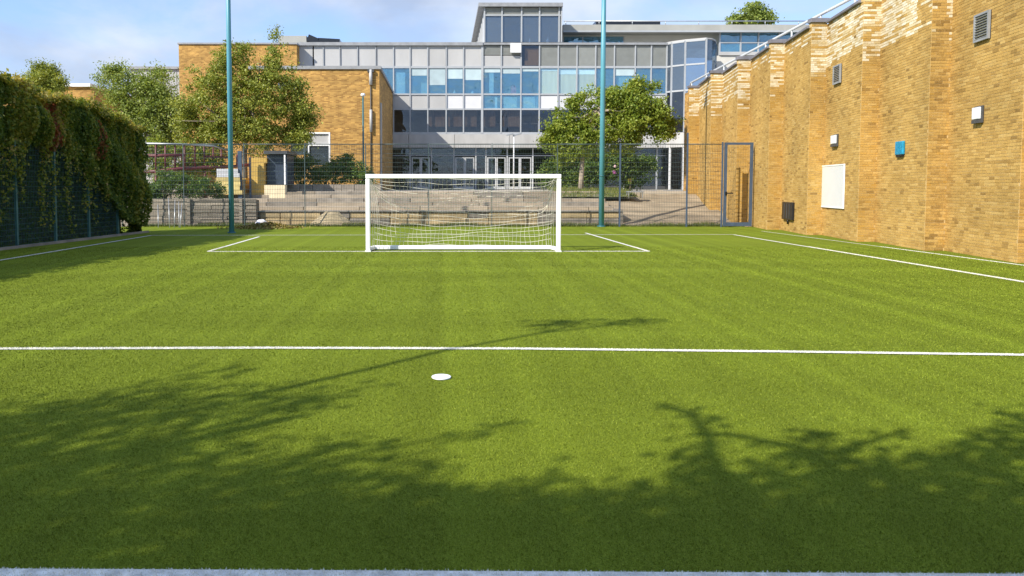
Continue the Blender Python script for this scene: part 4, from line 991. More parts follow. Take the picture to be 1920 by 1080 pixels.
for px, Y_, zb_, w_, h_, lab in ((852, FA + 0.12, rowB[0] + 0.02, 0.16, 0.30, 'small white ornament on the window sill left of the central glass bay'), (886, FA + 0.12, rowB[0] + 0.02, 0.22, 0.22, 'low white ornament on the sill just left of the central glass bay'),
        (993, FA + 0.2, tz0 + 0.03, 0.13, 0.34, 'thin white ornament on the tower window sill, third pane'), (1027, FA + 0.2, tz0 + 0.03, 0.2, 0.42, 'taller white ornament on the tower window sill, last pane'), (1178, FA + 0.12, rowB[0] + 0.02, 0.25, 0.28, 'white ornament in the blue window right of the teal mast')):
    x_ = fx(px); o = MB().tube([(x_, Y_ + 0.06, zb_), (x_, Y_ + 0.06, zb_ + h_ * 0.35), (x_ + 0.01, Y_ + 0.06, zb_ + h_ * 0.6), (x_ + 0.02, Y_ + 0.06, zb_ + h_)], [w_ * 0.5, w_ * 0.62, w_ * 0.35, w_ * 0.2], 8).build('sill_ornament', MT['white_metal'], None)
    tag(o, lab, 'ornament', 'ornaments on the window sills')
# upper left brick block and the projecting lower block
ub_ = root('upper_brick_block', (-15, 57, PLZ), 'tall windowless yellow brick block with flat roof behind the large tree', 'building')
MB().box(X(338, 57), X(558, 57), 57.0, 66, PLZ, Z(83.5, 57)).build('wall', MT['brick_far'], ub_)
MB().box(X(338, 57) - 0.06, X(558, 57) + 0.06, 56.9, 66.1, Z(83.3, 57), Z(80.2, 57)).build('coping', MT['coping'], ub_)
LY = 45.8
lb = root('brick_block', (-7, LY, PLZ), 'projecting yellow brick block with grey coping and tall white pipes at its corner', 'building')
lx0, lx1, lz = X(470, LY, 240), X(711.5, LY, 200), Z(130, LY)
wx0, wx1, wz0, wz1 = X(577, LY), X(619, LY), Z(310, LY), Z(248, LY)
f = MB()
f.box(lx0, wx0, LY, 56.89, PLZ, lz); f.box(wx1, lx1, LY, FA - 0.12, PLZ, lz); f.box(wx0, wx1, LY, 56.88, wz1, lz - 0.002); f.box(wx0, wx1, LY, 56.88, PLZ, wz0)
f.build('wall', MT['brick_far'], lb)
MB().box(lx0 - 0.08, lx1 + 0.1, LY - 0.1, 56.87, lz + 0.002, lz + 0.2).build('coping', MT['coping'], lb)
MB().box(X(560, 57), lx1 + 0.1, 56.88, FA - 0.24, lz + 0.001, lz + 0.195).build('coping', MT['coping'], lb)
wf = MB(); wf.box(wx0, wx0 + 0.09, LY - 0.02, LY + 0.12, wz0, wz1); wf.box(wx1 - 0.09, wx1, LY - 0.02, LY + 0.12, wz0, wz1); wf.box(wx0 + 0.092, wx1 - 0.092, LY - 0.018, LY + 0.118, wz1 - 0.09, wz1 - 0.002)
zmid = Z(272, LY); wf.box(wx0 + 0.092, wx1 - 0.092, LY - 0.018, LY + 0.118, zmid - 0.05, zmid + 0.05)
w_ = wf.build('window_frame', MT['white_metal'], lb)
MB().box(wx0 + 0.093, wx1 - 0.093, LY + 0.05, LY + 0.06, wz0, zmid - 0.051).build('pane', MT['glass_grey'], w_)
MB().box(wx0 + 0.093, wx1 - 0.093, LY + 0.10, LY + 0.115, zmid + 0.052, wz1 - 0.092).build('shutter', MT['panel'], w_)
MB().box(wx0 + 0.09, wx1 - 0.09, LY + 1.5, LY + 1.6, wz0, wz1).build('room_wall', MT['interior'], lb)
for px, y0, y1 in ((540, 155, 168), (563, 268, 290)):
    MB().box(X(px - 18, LY), X(px + 14, LY), LY - 0.03, LY - 0.004, Z(y1, LY), Z(y0, LY)).build('window_pane', MT['glass_grey'], lb)
for y0, y1, r_ in ((131, 160, 0.10), (206, 248, 0.085)):
    MB().tube([(X(696, LY), LY - 0.13, Z(y1, LY)), (X(696, LY), LY - 0.13, Z(y0, LY))], r_, 10).build('pipe', MT['panel'], lb)
MB().tube([(X(695.6, LY), LY - 0.05, Z(340, LY)), (X(695.6, LY), LY - 0.05, Z(128, LY))], 0.035, 8).build('pipe', MT['dark_grey'], lb)
MB().box(X(690, LY), X(702, LY), LY - 0.2, LY - 0.02, Z(136, LY), Z(131, LY)).build('pipe_hopper', MT['dark_grey'], lb)
MB().box(lx1 + 0.003, lx1 + 0.10, LY + 0.3, LY + 0.7, PLZ, lz - 2.0).build('buttress_strip', MT['concrete'], lb)
# far left buildings
fb = root('far_grey_block', (-26, 66, PLZ), 'distant pale grey flat roofed block between the trees and the brick block', 'building')
MB().box(X(246, 66), X(345, 66), 66.2, 76, PLZ, Z(130, 66)).build('wall', MT['panel'], fb)
MB().box(X(246, 66) - 0.15, X(345, 66), 66.0, 76.2, Z(129.5, 66), Z(124.5, 66)).build('coping', MT['coping'], fb)
for px in (262, 285, 308, 331): MB().box(X(px, 66), X(px, 66) + 0.04, 66.17, 66.196, PLZ, Z(130, 66)).build('panel_joint', MT['coping'], fb)
lw = root('low_brick_house', (-27, 50, 0), 'low orange brick building with white roof edge behind the ivy', 'building')
MB().box(X(90, 50), X(178, 50), 50, 56, -0.1, Z(163, 50)).build('wall', MT['brick_far'], lw)
MB().box(X(88, 50), X(174, 50), 49.8, 56.2, Z(163, 50) + 0.002, Z(157, 50)).build('roof_edge', MT['white_metal'], lw)
MB().box(X(-30, 50), X(30, 50), 50.5, 57, -0.1, Z(144, 50)).build('side_wing', MT['brick_far'], lw)
MB().obox((X(0, 50), 53.5, Z(141, 50)), (1.3, 0, -0.25), (0, 3.6, 0), (0, 0, 0.07)).build('wing_roof', MT['slate_coping'], lw)

# ------------------------------------------------------------------ foliage
def blobs_px(L, Y, deep=0.85):
    out = []
    for px, py, rp in L:
        c = at(px, py, Y + random.uniform(-0.4, 0.4)); r = rp * Y / FPX; out.append((np.array(c), np.array((r, r * deep, r))))
    return out
def crown(bl, nclump, per, csize, shell=0.5):
    w = np.array([b[1][0] ** 1.6 + 0.02 for b in bl]); w = w / w.sum()
    P, O, Tn, CC = [], [], [], []
    for k in range(nclump):
        c, r = bl[rng.choice(len(bl), p=w)]
        d = unit(rng.normal(size=3)); u = rng.uniform(0, 1) ** shell
        q = c + d * r * u; CC.append(q)
        m = int(per * rng.uniform(0.5, 1.5)); s = csize * rng.uniform(0.6, 1.35)
        pts = q + rng.normal(size=(m, 3)) * s * np.array((0.5, 0.5, 0.38))
        P.append(pts); O.append(np.tile(d * 0.6, (m, 1)))
        Tn.append(np.clip(rng.normal(0.5, 0.10) + rng.normal(0, 0.16, m), 0, 1))
    return np.concatenate(P), np.concatenate(O), np.concatenate(Tn), np.array(CC)
def tree(name, label, base, bl, ncl, per, csize, leaf, lm, bark, r0, cat='tree', group=None, limbs=9, fork=0.35, lean=0.12):
    t = root(name, base, label, cat, group)
    P, O, Tn, CC = crown(bl, ncl, per, csize)
    top = np.array([b[0] for b in bl]); cen = top.mean(0); zmax = max(b[0][2] + b[1][2] * 0.6 for b in bl)
    b = Vector(base); f_ = Vector((b.x + (cen[0] - b.x) * lean, b.y + (cen[1] - b.y) * 0.4, b.z + (cen[2] - b.z) * fork * 1.6))
    tp = Vector((cen[0], cen[1], (cen[2] + zmax) / 2))
    MB().tube([b - Vector((0, 0, 0.05)), b + (f_ - b) * 0.25 + Vector((0.02, 0, 0)), b + (f_ - b) * 0.65 + Vector((-0.03, 0, 0)), f_, (f_ + tp) / 2 + Vector((0.1, 0.1, 0)), tp], [r0 * 1.25, r0, r0 * 0.88, r0 * 0.75, r0 * 0.42, r0 * 0.12], 9).build('trunk', bark, t)
    sel = CC[rng.choice(len(CC), min(limbs, len(CC)), replace=False)]
    for q in sel:
        q = Vector(q); s = f_ + (tp - f_) * random.uniform(0.0, 0.6); m = (s + q) / 2 + Vector((0, 0, -0.12 * (q - s).length))
        MB().tube([s, m, q], [r0 * 0.4, r0 * 0.25, r0 * 0.07], 6).build('limb', bark, t)
    leaves('crown', P, leaf, lm, t, Tn, O, kind=None)
    return t
TLY = 39.5
big_l = [(440, 205, 78), (398, 160, 46), (355, 215, 42), (370, 255, 44), (520, 125, 32), (517, 88, 13), (516, 70, 8), (518, 58, 5), (500, 175, 55), (553, 195, 36), (560, 232, 30), (480, 245, 52), (425, 115, 34), (455, 100, 24), (410, 250, 46), (530, 255, 30), (545, 165, 22), (470, 140, 34), (574, 205, 24), (570, 235, 22), (562, 262, 18)]
b = at(458, 366, TLY); b.z = PLZ - 0.02
tree('broadleaf_tree', 'large light green tree with a narrow pointed top before the brick blocks', b, blobs_px(big_l, TLY), 820, 62, 0.36, 0.118, MT['leaf_big'], MT['bark'], 0.16, limbs=16)
mid_l = [(218, 165, 40), (296, 172, 38), (250, 205, 48), (300, 228, 40), (210, 138, 18), (225, 128, 12), (300, 138, 14), (330, 205, 30), (240, 245, 40), (310, 265, 34), (270, 160, 28)]
b = at(262, 352, 47); b.z = PLZ
tree('broadleaf_tree', 'soft round topped tree half hidden between the ivy and the large tree', b, blobs_px(mid_l, 47), 640, 64, 0.46, 0.122, MT['leaf_small'], MT['bark'], 0.17, limbs=10)
sm_l = [(82, 148, 30), (62, 154, 20), (112, 157, 15), (95, 132, 14), (75, 128, 12), (85, 165, 34), (40, 160, 16)]
b = at(85, 380, 46); b.z = 0.0
tree('broadleaf_tree', 'small yellow green tree peeking over the ivy on the far left', b, blobs_px(sm_l, 46), 190, 60, 0.38, 0.118, MT['leaf_big'], MT['bark'], 0.13, limbs=7)
rt_l = [(1130, 212, 54), (1190, 198, 38), (1222, 215, 40), (1062, 238, 38), (1042, 262, 28), (1100, 258, 42), (1165, 245, 46), (1240, 210, 24), (1190, 168, 20), (1150, 186, 28), (1060, 285, 24), (1205, 152, 6), (1225, 160, 9), (1075, 195, 12), (1090, 178, 10), (1255, 235, 20), (1185, 225, 40), (1240, 250, 18), (1028, 262, 18)]
RTY = 40.0
b = at(1088, 366, RTY); b.z = 1.4
tree('broadleaf_tree', 'dense fresh green spreading tree right of the goal with a bare pale trunk', b, blobs_px(rt_l, RTY, 0.8), 760, 62, 0.34, 0.128, MT['leaf_right'], MT['pale_bark'], 0.13, limbs=14, fork=0.62)
rf_l = [(1412, 22, 18), (1390, 32, 15), (1434, 30, 15), (1420, 12, 8), (1375, 38, 9), (1448, 38, 9), (1412, 45, 28)]
b = at(1412, 352, 84); b.z = PLZ
tree('broadleaf_tree', 'distant dark green treetop rising above the long school roof', b, blobs_px(rf_l, 84), 150, 44, 0.5, 0.26, MT['leaf_small'], MT['bark'], 0.3, limbs=5)
def bush(name, label, cat, bl, base, ncl, per, cs, leaf, mat, group=None):
    t = root(name, base, label, cat, group); P, O, Tn, CC = crown(bl, ncl, per, cs, 0.4)
    P = P[P[:, 2] > base[2] - 0.02] if True else P
    k = len(P); O, Tn = O[:k], Tn[:k]
    f = MB()
    for q in CC[rng.choice(len(CC), min(8, len(CC)), replace=False)]:
        f.tube([Vector(base) + Vector((q[0] - base[0], q[1] - base[1], 0)) * 0.8, Vector(q)], [0.03, 0.01], 5)
    f.build('stem', MT['bark'], t, 'stuff'); leaves('foliage', P, leaf, mat, t, Tn, O, kind=None)
    return t
b = at(615, 350, 41.5); b.z = PLZ
bush('clipped_bush', 'wide green bush above the grey block wall beside the brick block', 'bush', blobs_px([(560, 320, 27), (600, 325, 24), (640, 322, 28), (672, 325, 24), (575, 300, 14), (650, 303, 12), (620, 312, 16), (690, 335, 14), (548, 300, 10)], 41.5), tuple(b), 230, 60, 0.28, 0.11, MT['bush'])
b = at(350, 372, 33.6); b.z = 1.0
bush('corner_bush', 'tangled green bush spilling over the plank wall by the ivy', 'bush', blobs_px([(278, 395, 24), (290, 370, 26), (272, 420, 14), (300, 345, 28), (340, 350, 24), (375, 352, 22), (405, 358, 16), (320, 330, 14), (285, 365, 22), (380, 340, 10)], 33.6), (b.x, b.y, -0.1), 270, 60, 0.22, 0.085, MT['bush'])
b = at(320, 300, 38); b.z = PLZ
bush('climbing_shrub', 'yellow green shrub growing behind the dark red frame', 'shrub', blobs_px([(300, 300, 30), (330, 290, 26), (370, 300, 26), (400, 310, 20), (285, 270, 16), (345, 320, 24), (300, 330, 20)], 38), tuple(b), 150, 50, 0.3, 0.12, MT['leaf_right'])
b = at(1160, 350, 45); b.z = PLZ
bush('ivy_bank', 'dark climbing hedge behind the wire fence right of the goal', 'hedge', blobs_px([(1030, 325, 26), (1060, 330, 26), (1095, 325, 28), (1130, 318, 32), (1165, 315, 34), (1195, 318, 28), (1215, 310, 20), (1120, 340, 16), (1180, 345, 14), (1060, 300, 20), (1110, 295, 24), (1160, 292, 24)], 45, 0.5), tuple(b), 420, 52, 0.34, 0.13, MT['bush'])
for px, py, mt, nm, lab, m in ((1153, 312, 'flower', 'flower_cluster', 'pale pink flower cluster in the hedge beside the right mast', 45), (1152, 323, 'flower', 'flower_cluster', 'purple flower cluster low in the hedge beside the right mast', 60), (1180, 338, 'yellow_flower', 'flower_cluster', 'yellow flower cluster low in the hedge right of the mast', 90)):
    c = np.array(at(px, py, 43.9)); P = c + rng.normal(size=(m, 3)) * 0.035
    o = leaves(nm, P, 0.09, MT[mt], None, (rng.uniform(0.7, 1, m) if py == 312 else rng.uniform(0, 0.45, m)), kind=None); tag(o, lab, 'flowers', 'flower clusters in the hedge')

# ivy covered wall along the left side
A0, A1 = np.array((-13.9, 4.0)), np.array((-11.22, 27.6))
iv_d = (A1 - A0) / np.linalg.norm(A1 - A0); iv_n = np.array((iv_d[1], -iv_d[0])); IL = np.linalg.norm(A1 - A0)
gw = root('garden_wall', (-13.5, 16, 0), 'brick garden wall coloured dark as shade, hidden under the hanging ivy on the left', 'wall')
c = (A0 + A1) / 2 - iv_n * 1.0
MB().obox((c[0], c[1], 1.95), Vector((iv_d[0], iv_d[1], 0)) * IL / 2, Vector((iv_n[0], iv_n[1], 0)) * 0.15, UPZ * 2.0).build('wall', M('shade_dark_wall', (0.050, 0.072, 0.050), 0.95, var=0.4, scale=3), gw)  # shade under the ivy is put into the wall colour
ivy = root('ivy_hedge', (-12.2, 18, 0), 'thick hanging ivy covering the left boundary above the dark fence', 'hedge')
n = 100000
u = IL * rng.uniform(0, 1, n) ** 0.6
hz0 = rng.uniform(0, 1, n)
near = np.interp(u, [0, IL * 0.80, IL * 0.87, IL * 0.93, IL], [0, 0, 0.35, 0.8, 0.92])         # towards the far end the ivy hangs to the ground
lump = 0.5 + 0.3 * np.sin(u * 1.9 + 0.4) + 0.2 * np.sin(u * 4.3 + 1.7)
zlow = (2.86 + 0.10 * np.sin(u * 2.7) + 0.10 * np.sin(u * 7.1) + 0.10 * np.sin(u * 17)) * (1 - near) + near * 0.0
ztop = np.interp(u, [0, IL * 0.6, IL * 0.7, IL * 0.79, IL * 0.88, IL], [4.75, 4.72, 4.62, 4.45, 4.22, 3.92]) + 0.10 * np.sin(u * 1.3) + 0.07 * np.sin(u * 3.7 + 1) + 0.05 * np.sin(u * 9)
zz = zlow + (ztop - zlow) * hz0
rel = (zz - zlow) / (ztop - zlow); rel = np.maximum(rel, 0.30 * (near > 0.3))
prof = 0.34 * np.sin(np.pi * np.clip(rel, 0, 1) ** 0.75) ** 0.7 * (0.75 + 0.35 * lump) + 0.12 * np.sin(zz * 3.1 + u * 2.3)
STR = rng.normal(size=4000)
def strand(v):
    i_ = np.floor(v).astype(int); f_ = v - i_; f_ = f_ * f_ * (3 - 2 * f_)
    return STR[i_ % 4000] * (1 - f_) + STR[(i_ + 1) % 4000] * f_
sv_ = strand(u * 3.2 + 0.25 * zz + 50) * 0.6 + strand(u * 9.0 + 0.4 * zz + 900) * 0.5
prof = prof + 0.085 * sv_ * np.clip(1.2 - near, 0, 1)
dep = prof - np.abs(rng.normal(0, 0.14, n))
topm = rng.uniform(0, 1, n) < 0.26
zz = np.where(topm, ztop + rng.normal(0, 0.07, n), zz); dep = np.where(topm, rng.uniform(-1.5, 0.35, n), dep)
XY = A0 + u[:, None] * iv_d + dep[:, None] * iv_n
P = np.c_[XY, np.maximum(zz, 0.05)]
strip = np.sin(u * 1.37 + 0.6 + 0.35 * np.sin(zz * 1.3)) * 0.5 + np.sin(u * 3.3 + 2.0 + 0.2 * zz) * 0.5
tn = np.clip(0.35 - 0.12 * near + 0.20 * sv_ + 0.18 * np.sin(u * 2.2 + zz * 0.5) * np.sin(u * 0.9) + rng.normal(0, 0.16, n) + np.where(topm, 0.34, 0.06), 0, 0.80)  # sunlit top and shaded far end are put into the leaf tints
red = (np.abs(u - IL * 0.775) < 0.30 + 0.1 * np.sin(zz * 3)) & (zz > 1.7) & (zz < 4.2) & (rng.uniform(0, 1, n) < 0.75)
red2 = (np.abs(u - IL * 0.87) < 0.25) & (zz > 2.6) & (zz < 3.9) & (rng.uniform(0, 1, n) < 0.55)
brn = ((strip > 0.80) | (sv_ > 1.45)) & (rng.uniform(0, 1, n) < 0.35) & ~topm
tn = np.where(brn, rng.uniform(0.80, 0.93, n), tn); tn = np.where(red | red2, rng.uniform(0.91, 1.0, n), tn)
leaves('foliage', P, 0.105, MT['ivy'], ivy, tn, np.c_[np.tile(iv_n * 0.7, (n, 1)), np.where(topm, 0.8, 0.0)], droop=0.9)
# far end rounding and strands hanging over the fence
n = 9000
ph = rng.uniform(0, math.pi * 0.9, n); zz = rng.uniform(0, 3.85, n); rr = 0.22 * np.sin(np.pi * np.clip(np.maximum(zz, 0.9) / 4.2, 0, 1) ** 0.6) ** 0.5 + 0.06 - np.abs(rng.normal(0, 0.14, n))
XY = A1 - iv_n * 0.35 + (np.cos(ph) * rr)[:, None] * iv_n + (np.sin(ph) * rr)[:, None] * iv_d
leaves('foliage', np.c_[XY, np.maximum(zz, 0.03)], 0.10, MT['ivy'], ivy, np.clip(rng.normal(0.35, 0.2, n), 0, 0.8), np.c_[np.tile(iv_n * 0.5, (n, 1)), np.zeros(n)], droop=0.9)
SP = []
for k in range(44):
    u0 = IL * rng.uniform(0.45, 0.93); w = rng.uniform(0.08, 0.34); zb = rng.uniform(0.15, 2.3); m = int(160 * w / 0.2 * (3.0 - zb) / 2)
    z = zb + (3.05 - zb) * rng.uniform(0, 1, m) ** 0.8; uu = u0 + rng.normal(0, w * 0.6, m) * (0.35 + 0.65 * (z - zb) / (3.05 - zb)) + 0.12 * np.sin(z * 2 + k)
    SP.append(np.c_[A0 + uu[:, None] * iv_d + (0.10 + np.abs(rng.normal(0.0, 0.10, m)))[:, None] * iv_n, z])
SP = np.concatenate(SP)
leaves('hanging_strands', SP, 0.09, MT['ivy'], ivy, np.clip(rng.normal(0.52, 0.2, len(SP)), 0, 0.86), np.c_[np.tile(iv_n * 0.7, (len(SP), 1)), np.zeros(len(SP))], droop=1.0)
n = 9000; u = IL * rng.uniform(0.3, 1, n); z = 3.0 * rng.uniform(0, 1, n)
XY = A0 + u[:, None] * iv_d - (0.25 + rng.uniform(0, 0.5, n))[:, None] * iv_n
leaves('inner_leaves', np.c_[XY, z], 0.12, MT['ivy'], ivy, np.clip(rng.normal(0.12, 0.12, n), 0, 0.5), np.c_[np.tile(iv_n * 0.7, (n, 1)), np.zeros(n)], droop=0.9)  # deep shade behind the mesh is put into these darker tints
df = root('dark_fence', (-12.5, 18, 0), 'dark green wire fence with upright posts under the hanging ivy', 'fence')
iv3, in3 = Vector((iv_d[0], iv_d[1], 0)), Vector((iv_n[0], iv_n[1], 0)); a0 = Vector((A0[0], A0[1], 0)) + in3 * 0.06
u = 6.5; posts = []
while u < IL - 0.2: posts.append(u); u += 1.72
for i, u in enumerate(posts):
    p = a0 + iv3 * u; MB().obox(p + UPZ * 1.48, iv3 * 0.035, in3 * 0.035, UPZ * 1.55).build('post', MT['dark_fence'], df)
    if i + 1 < len(posts):
        m = MB(); v = u + 0.05
        while v < posts[i + 1] - 0.03: m.tube([a0 + iv3 * v + UPZ * 0.05, a0 + iv3 * v + UPZ * 2.98], 0.003, 3, False); v += 0.07
        z = 0.06
        while z < 3.0: m.tube([a0 + iv3 * (u + 0.04) + UPZ * z, a0 + iv3 * (posts[i + 1] - 0.04) + UPZ * z], 0.0052, 3, False); z += 0.15
        m.build('mesh_panel', MT['dark_fence'], df, 'stuff')
k0, k1 = a0 + iv3 * 2, a0 + iv3 * IL
MB().obox((k0 + k1) / 2 + in3 * 0.16 + UPZ * 0.03, iv3 * (IL / 2 - 1), in3 * 0.04, UPZ * 0.045).build('edging_kerb', MT['grey_stone'], None, 'structure')

# ------------------------------------------------------------------ dark red frame, shed and clutter on the left
rf = root('red_frame', (-13, 37, PLZ), 'dark red tubular steel frame with mesh standing behind the corner bush', 'frame')
PT = [(262, 269, 36.0), (352, 271, 36.6), (400, 274, 37.4), (432, 283, 38.4)]
PBt = [(255, 325, 36.0), (340, 316, 36.6), (400, 313, 37.4), (440, 312, 38.4), (500, 306, 38.9)]
MB().tube([at(*p) for p in PT], 0.05, 8).build('top_rail', MT['steel'], rf)
MB().tube([at(*p) for p in PBt], 0.085, 8).build('bottom_rail', MT['red'], rf)
MB().tube([at(270, 292, 36.1), at(345, 291, 36.6)], 0.07, 8).build('mid_rail', MT['red'], rf)
MB().tube([at(384, 293, 37.2), at(432, 296, 38.3)], 0.05, 8).build('mid_rail', MT['red'], rf)
for px, y0, y1, Y in ((292, 270, 322, 36.2), (346, 271, 318, 36.6), (383, 272, 316, 37.2), (415, 278, 314, 38.0), (432, 282, 312, 38.4), (444, 290, 312, 38.5), (310, 270, 320, 36.35), (328, 270, 319, 36.5), (365, 272, 316, 36.9), (400, 275, 314, 37.6)):
    MB().tube([at(px, y1, Y), at(px, y0, Y)], 0.045, 6).build('upright', MT['red'], rf)
for px, Y in ((292, 36.2), (384, 37.2), (443, 38.5)):
    p = at(px, 320, Y); MB().tube([(p.x, p.y, 0.7), p], 0.055, 8).build('leg', MT['red'], rf)
f = MB()
for k in range(26):
    px = 274 + k * 6.2; Y = 36.1 + k * 0.085; f.tube([at(px, 318, Y), at(px, 272 + k * 0.35, Y)], 0.008, 3, False)
for k in range(7):
    f.tube([at(272, 276 + 6 * k, 36.1), at(430, 286 + 3.6 * k, 38.3)], 0.008, 3, False)
f.build('mesh_panel', MT['red'], rf, 'stuff')
shd = root('brick_shed', (-9.4, 37.6, PLZ), 'small yellow brick shed with dark doorway and cream plinth behind the left mast', 'shed')
SYY = 37.6
MB().box(X(400, SYY), X(460, SYY), SYY, SYY + 2, PLZ - 0.6, Z(334, SYY)).build('low_wall', MT['yellow_brick'], shd)
MB().box(X(469, SYY), X(496, SYY), SYY - 0.2, SYY + 2, PLZ - 0.6, Z(306, SYY)).build('pier', MT['yellow_brick'], shd)
MB().box(X(466, SYY), X(500, SYY), SYY - 0.1, SYY + 2.2, Z(305.8, SYY), Z(296, SYY)).build('lintel', MT['yellow_brick'], shd)
MB().box(X(498, SYY), X(536, SYY), SYY + 0.2, SYY + 2, Z(346, SYY), Z(290, SYY)).build('doorway', MT['navy'], shd)  # solid box, the opening's shade is put into its dark colour
MB().box(X(497.5, SYY), X(536, SYY), SYY - 0.35, SYY + 0.1, PLZ - 0.6, Z(347, SYY)).build('plinth', MT['cream'], shd)
MB().box(X(496, SYY), X(540, SYY), SYY - 0.25, SYY + 2.2, Z(289, SYY), Z(283, SYY)).build('roof', MT['dark_grey'], shd)
MB().box(X(533, SYY), X(536, SYY), SYY - 0.2, SYY - 0.1, Z(346, SYY), Z(290, SYY)).build('door_frame', MT['white_metal'], shd)
MB().box(X(455, SYY), X(462, SYY), SYY - 1.0, SYY - 0.85, PLZ - 0.6, Z(285, SYY)).build('steel_column', MT['slate'], shd)
MB().box(X(472, SYY), X(475, SYY), SYY - 0.6, SYY - 0.5, PLZ - 0.6, Z(296, SYY)).build('downpipe', MT['slate'], shd)
for k in range(6):
    z0 = Z(364 - k * 8.0, 36.8)
    o = MB().obox((X(428 + random.uniform(-3, 3), 36.8), 36.8, z0 + 0.09), (0.66 - 0.03 * k, 0.05, 0), (-0.03, 0.35, 0), (0, 0, 0.098)).build('pallet_board', MT['white_panel'] if k > 3 else MT['pale_yellow'], None)
    tag(o, ['yellowish board at the bottom of the pile by the left mast', 'second board from the bottom of the pile by the left mast', 'third board from the bottom of the pile by the left mast', 'fourth board from the bottom of the pile by the left mast', 'white board just under the top of the pile by the left mast', 'white board on top of the pile by the left mast'][k], 'board', 'boards piled by the left mast')
bn = root('low_bench', (9.2, 37.4, 1.3), 'low grey bench with thin legs on the steps near the right fence post', 'bench')
bx0, bx1, bz = X(1176, 37.2), X(1206, 37.2), 1.42
MB().box(bx0, bx1, 36.9, 37.35, bz + 0.0, bz + 0.07).build('seat', MT['steel'], bn, bevel=0.01)
for x in (bx0 + 0.05, bx1 - 0.05):
    for y in (36.95, 37.3): MB().box(x - 0.02, x + 0.02, y - 0.02, y + 0.02, 1.13, bz - 0.002).build('leg', MT['steel'], bn)
# leaning white rods in the corner
for k, (px, lean_) in enumerate(((318, 2), (327, -1), (336, 1), (338, -3), (297, 1))):
    p = ground(px, 427); q = at(px - lean_, 372 + 3 * k, p.y + 0.6)
    o = MB().tube([p, q], 0.016, 6).build('thin_rod', MT['steel'], None)
    tag(o, ['pale thin rod leaning on the plank wall, second from the left', 'pale thin rod leaning on the plank wall, middle one of five', 'pale thin rod leaning on the plank wall, second from the right', 'pale thin rod leaning on the plank wall, nearest the left mast', 'pale thin rod leaning on the plank wall, nearest the ivy'][k], 'rod', 'thin rods leaning on the plank wall')

# ------------------------------------------------------------------ trees behind the viewer that shade the near turf
def caster(gx, gy, h): return np.array((gx + SUN_TRAVEL.x / SUN_TRAVEL.z * h, gy + SUN_TRAVEL.y / SUN_TRAVEL.z * h, h))
def shade_tree(name, label, spots, base, seedn, fine=()):
    t = root(name, base, label, 'tree', 'trees shading the near end of the pitch')
    P, Tn, C = [], [], []
    for px, py, rg, h, dens in spots:
        g_ = ground(px, py); c = caster(g_.x, g_.y, h); C.append(c)
        m = int(dens * 260 * rg * rg / 0.25)
        q = c + rng.normal(size=(m, 3)) * np.array((rg * 0.55, rg * 0.55, rg * 0.45)); P.append(q); Tn.append(rng.uniform(0.2, 0.8, m))
    P = np.concatenate(P); leaves('crown', P, 0.11, MT['leaf_big'], t, np.concatenate(Tn), kind=None)
    b = Vector(base); C = np.array(C); cen = Vector(C.mean(0)); f_ = b + (cen - b) * 0.45; f_.z = 3.2
    MB().tube([b, b + Vector((0, 0.05, 1.6)), f_, cen], [0.26, 0.2, 0.17, 0.06], 9).build('trunk', MT['bark'], t)
    for c in (C[:35:3] if fine and len(fine) > 1 and seedn == 1 else C[20:44:3]):
        q = Vector(c); s = f_ + (cen - f_) * random.uniform(0, 0.7)
        MB().tube([s, (s + q) / 2 + Vector((0, 0, 0.1)), q], [0.06, 0.04, 0.012], 5).build('limb', MT['bark'], t)
    for pts, r_ in fine:
        MB().tube([caster(ground(px, py).x, ground(px, py).y, h) for px, py, h in pts], [r_ * (1 - 0.5 * i / len(pts)) for i in range(len(pts))], 6).build('limb', MT['bark'], t)
    return t
S1 = []
for px, py, r_, h, dn in ((30, 800, .45, 6, 1), (120, 770, .45, 6, .8), (230, 755, .4, 6, .8), (330, 735, .35, 6.2, .6), (390, 705, .3, 6.4, .35), (430, 690, .22, 6.5, .25), (200, 790, .4, 6, 1), (330, 775, .4, 6, 1), (450, 765, .35, 6, .9), (540, 750, .28, 6.2, .8), (600, 740, .2, 6.2, .5), (480, 735, .25, 6.2, .6), (700, 722, .16, 6.3, .3), (600, 770, .2, 6, .5),
        (60, 850, .5, 5.8, 1), (180, 870, .45, 5.8, 1), (60, 920, .5, 5.6, 1), (280, 845, .3, 5.8, .7), (200, 930, .45, 5.6, 1), (340, 900, .38, 5.6, 1), (330, 820, .25, 5.8, .5), (430, 850, .3, 5.8, .6), (470, 800, .25, 6, .6), (560, 860, .3, 5.8, .8), (640, 838, .15, 5.8, .6), (720, 838, .15, 5.9, .6), (560, 905, .35, 5.6, 1), (680, 890, .28, 5.6, .9), (790, 872, .16, 5.7, .7), (860, 825, .16, 5.9, .6), (920, 803, .16, 6, .6), (690, 950, .35, 5.4, 1), (450, 920, .4, 5.6, 1), (830, 948, .27, 5.5, .9), (930, 928, .2, 5.6, .7), (1020, 905, .13, 5.6, .6), (0, 780, .3, 6.1, .7), (-100, 820, .6, 6, 1), (-80, 900, .6, 5.8, 1)): S1.append((px, py, r_, h, dn))
for px, py, r_, h, dn in ((1035, 608, .24, 7.2, 1.0), (1080, 603, .2, 7.2, 1.0), (1150, 604, .24, 7.3, 1.1), (1195, 603, .26, 7.3, 1.1)): S1.append((px, py, r_ * 1.0, h, dn))
fine = [([(460, 742, 6.2), (560, 722, 6.4), (700, 690, 6.7), (830, 658, 6.9), (930, 640, 7.0), (1010, 625, 7.1), (1080, 610, 7.2)], 0.05), ([(1010, 625, 7.1), (1100, 615, 7.2), (1180, 604, 7.3)], 0.03)]
S1 = [(a_, b_, c_, d_, e_ * 0.85) for a_, b_, c_, d_, e_ in S1]
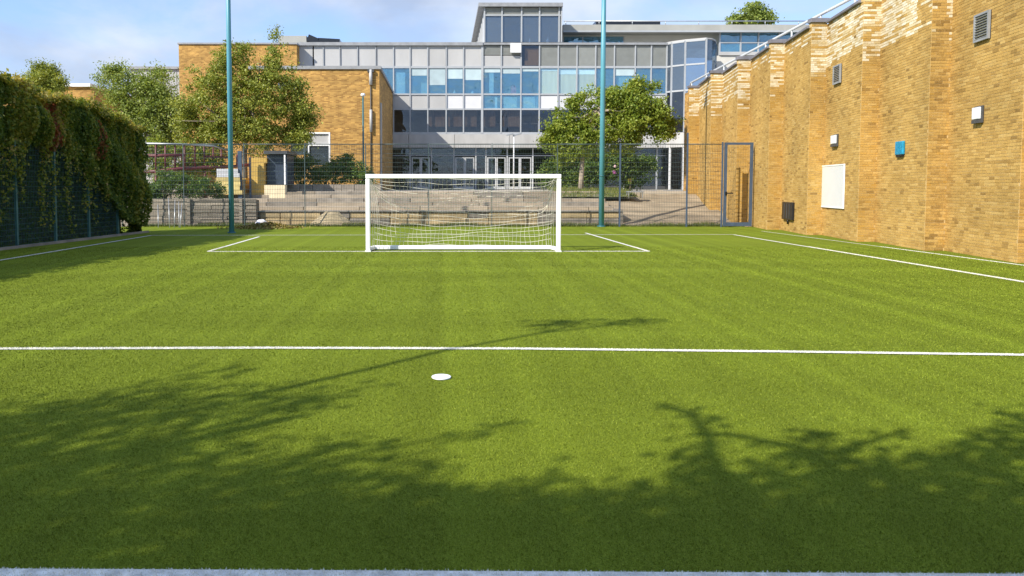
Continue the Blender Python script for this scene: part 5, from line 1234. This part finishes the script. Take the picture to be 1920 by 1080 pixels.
shade_tree('shade_tree', 'leafy tree behind the viewer shading the near left turf', S1, (-11.5, -3.5, 0), 1, fine)
S2 = []
for px, py, r_, h, dn in ((1255, 757, .10, 5.4, .5), (1290, 775, .14, 5.4, .7), (1320, 795, .18, 5.4, .8), (1335, 825, .22, 5.3, .9), (1330, 860, .26, 5.2, 1), (1400, 820, .10, 5.3, .5), (1440, 835, .14, 5.3, .8), (1490, 850, .14, 5.3, .8), (1520, 818, .18, 5.3, .9), (1560, 835, .22, 5.3, .9), (1620, 830, .14, 5.3, .6), (1680, 808, .08, 5.4, .5), (1555, 790, .08, 5.4, .4), (1290, 880, .2, 5.2, .8), (1285, 920, .24, 5.1, 1), (1180, 990, .28, 5, 1), (1340, 910, .3, 5.1, 1), (1060, 985, .36, 4.9, 1), (900, 990, .36, 5, 1), (1480, 900, .3, 5.1, 1), (1620, 890, .3, 5.1, 1), (1560, 880, .26, 5.2, 1), (1700, 880, .25, 5.2, 1), (1780, 878, .25, 5.2, 1), (1850, 870, .28, 5.2, 1), (1900, 830, .3, 5.3, 1), (1960, 800, .35, 5.3, 1), (1930, 870, .4, 5.2, 1), (2060, 840, .5, 5.2, 1), (1840, 810, .08, 5.3, .3), (1730, 940, .4, 5, 1), (1400, 960, .4, 5, 1), (1560, 960, .4, 5, 1), (1860, 950, .45, 5, 1)): S2.append((px, py, r_, h, dn))
for px in range(-200, 2300, 110):
    for py in (985, 1040, 1110): S2.append((px + random.uniform(-20, 20), py, .42, 4.9 + random.uniform(-.2, .2), 0.55 if px < 560 else 1.0))
for py in (1250, 1500, 1900):
    for px in range(-700, 2600, 330): S2.append((px, py, .6, 5.2, 0.9))
S2 = [(a_, b_, c_ * (0.8 if k_ < 18 else 1), d_, e_ * (0.9 if k_ < 18 else 1)) for k_, (a_, b_, c_, d_, e_) in enumerate(S2)]
fine2 = [([(1380, 930, 5.0), (1338, 860, 5.2), (1326, 810, 5.35), (1292, 775, 5.4), (1236, 756, 5.45)], 0.045), ([(1600, 930, 5.0), (1535, 850, 5.2), (1460, 832, 5.3), (1385, 818, 5.3)], 0.05), ([(1560, 850, 5.2), (1620, 832, 5.3), (1700, 806, 5.4)], 0.04)]
shade_tree('shade_tree', 'low spreading tree behind the viewer shading the near right turf', S2, (-5.5, -5.5, 0), 2, fine2)
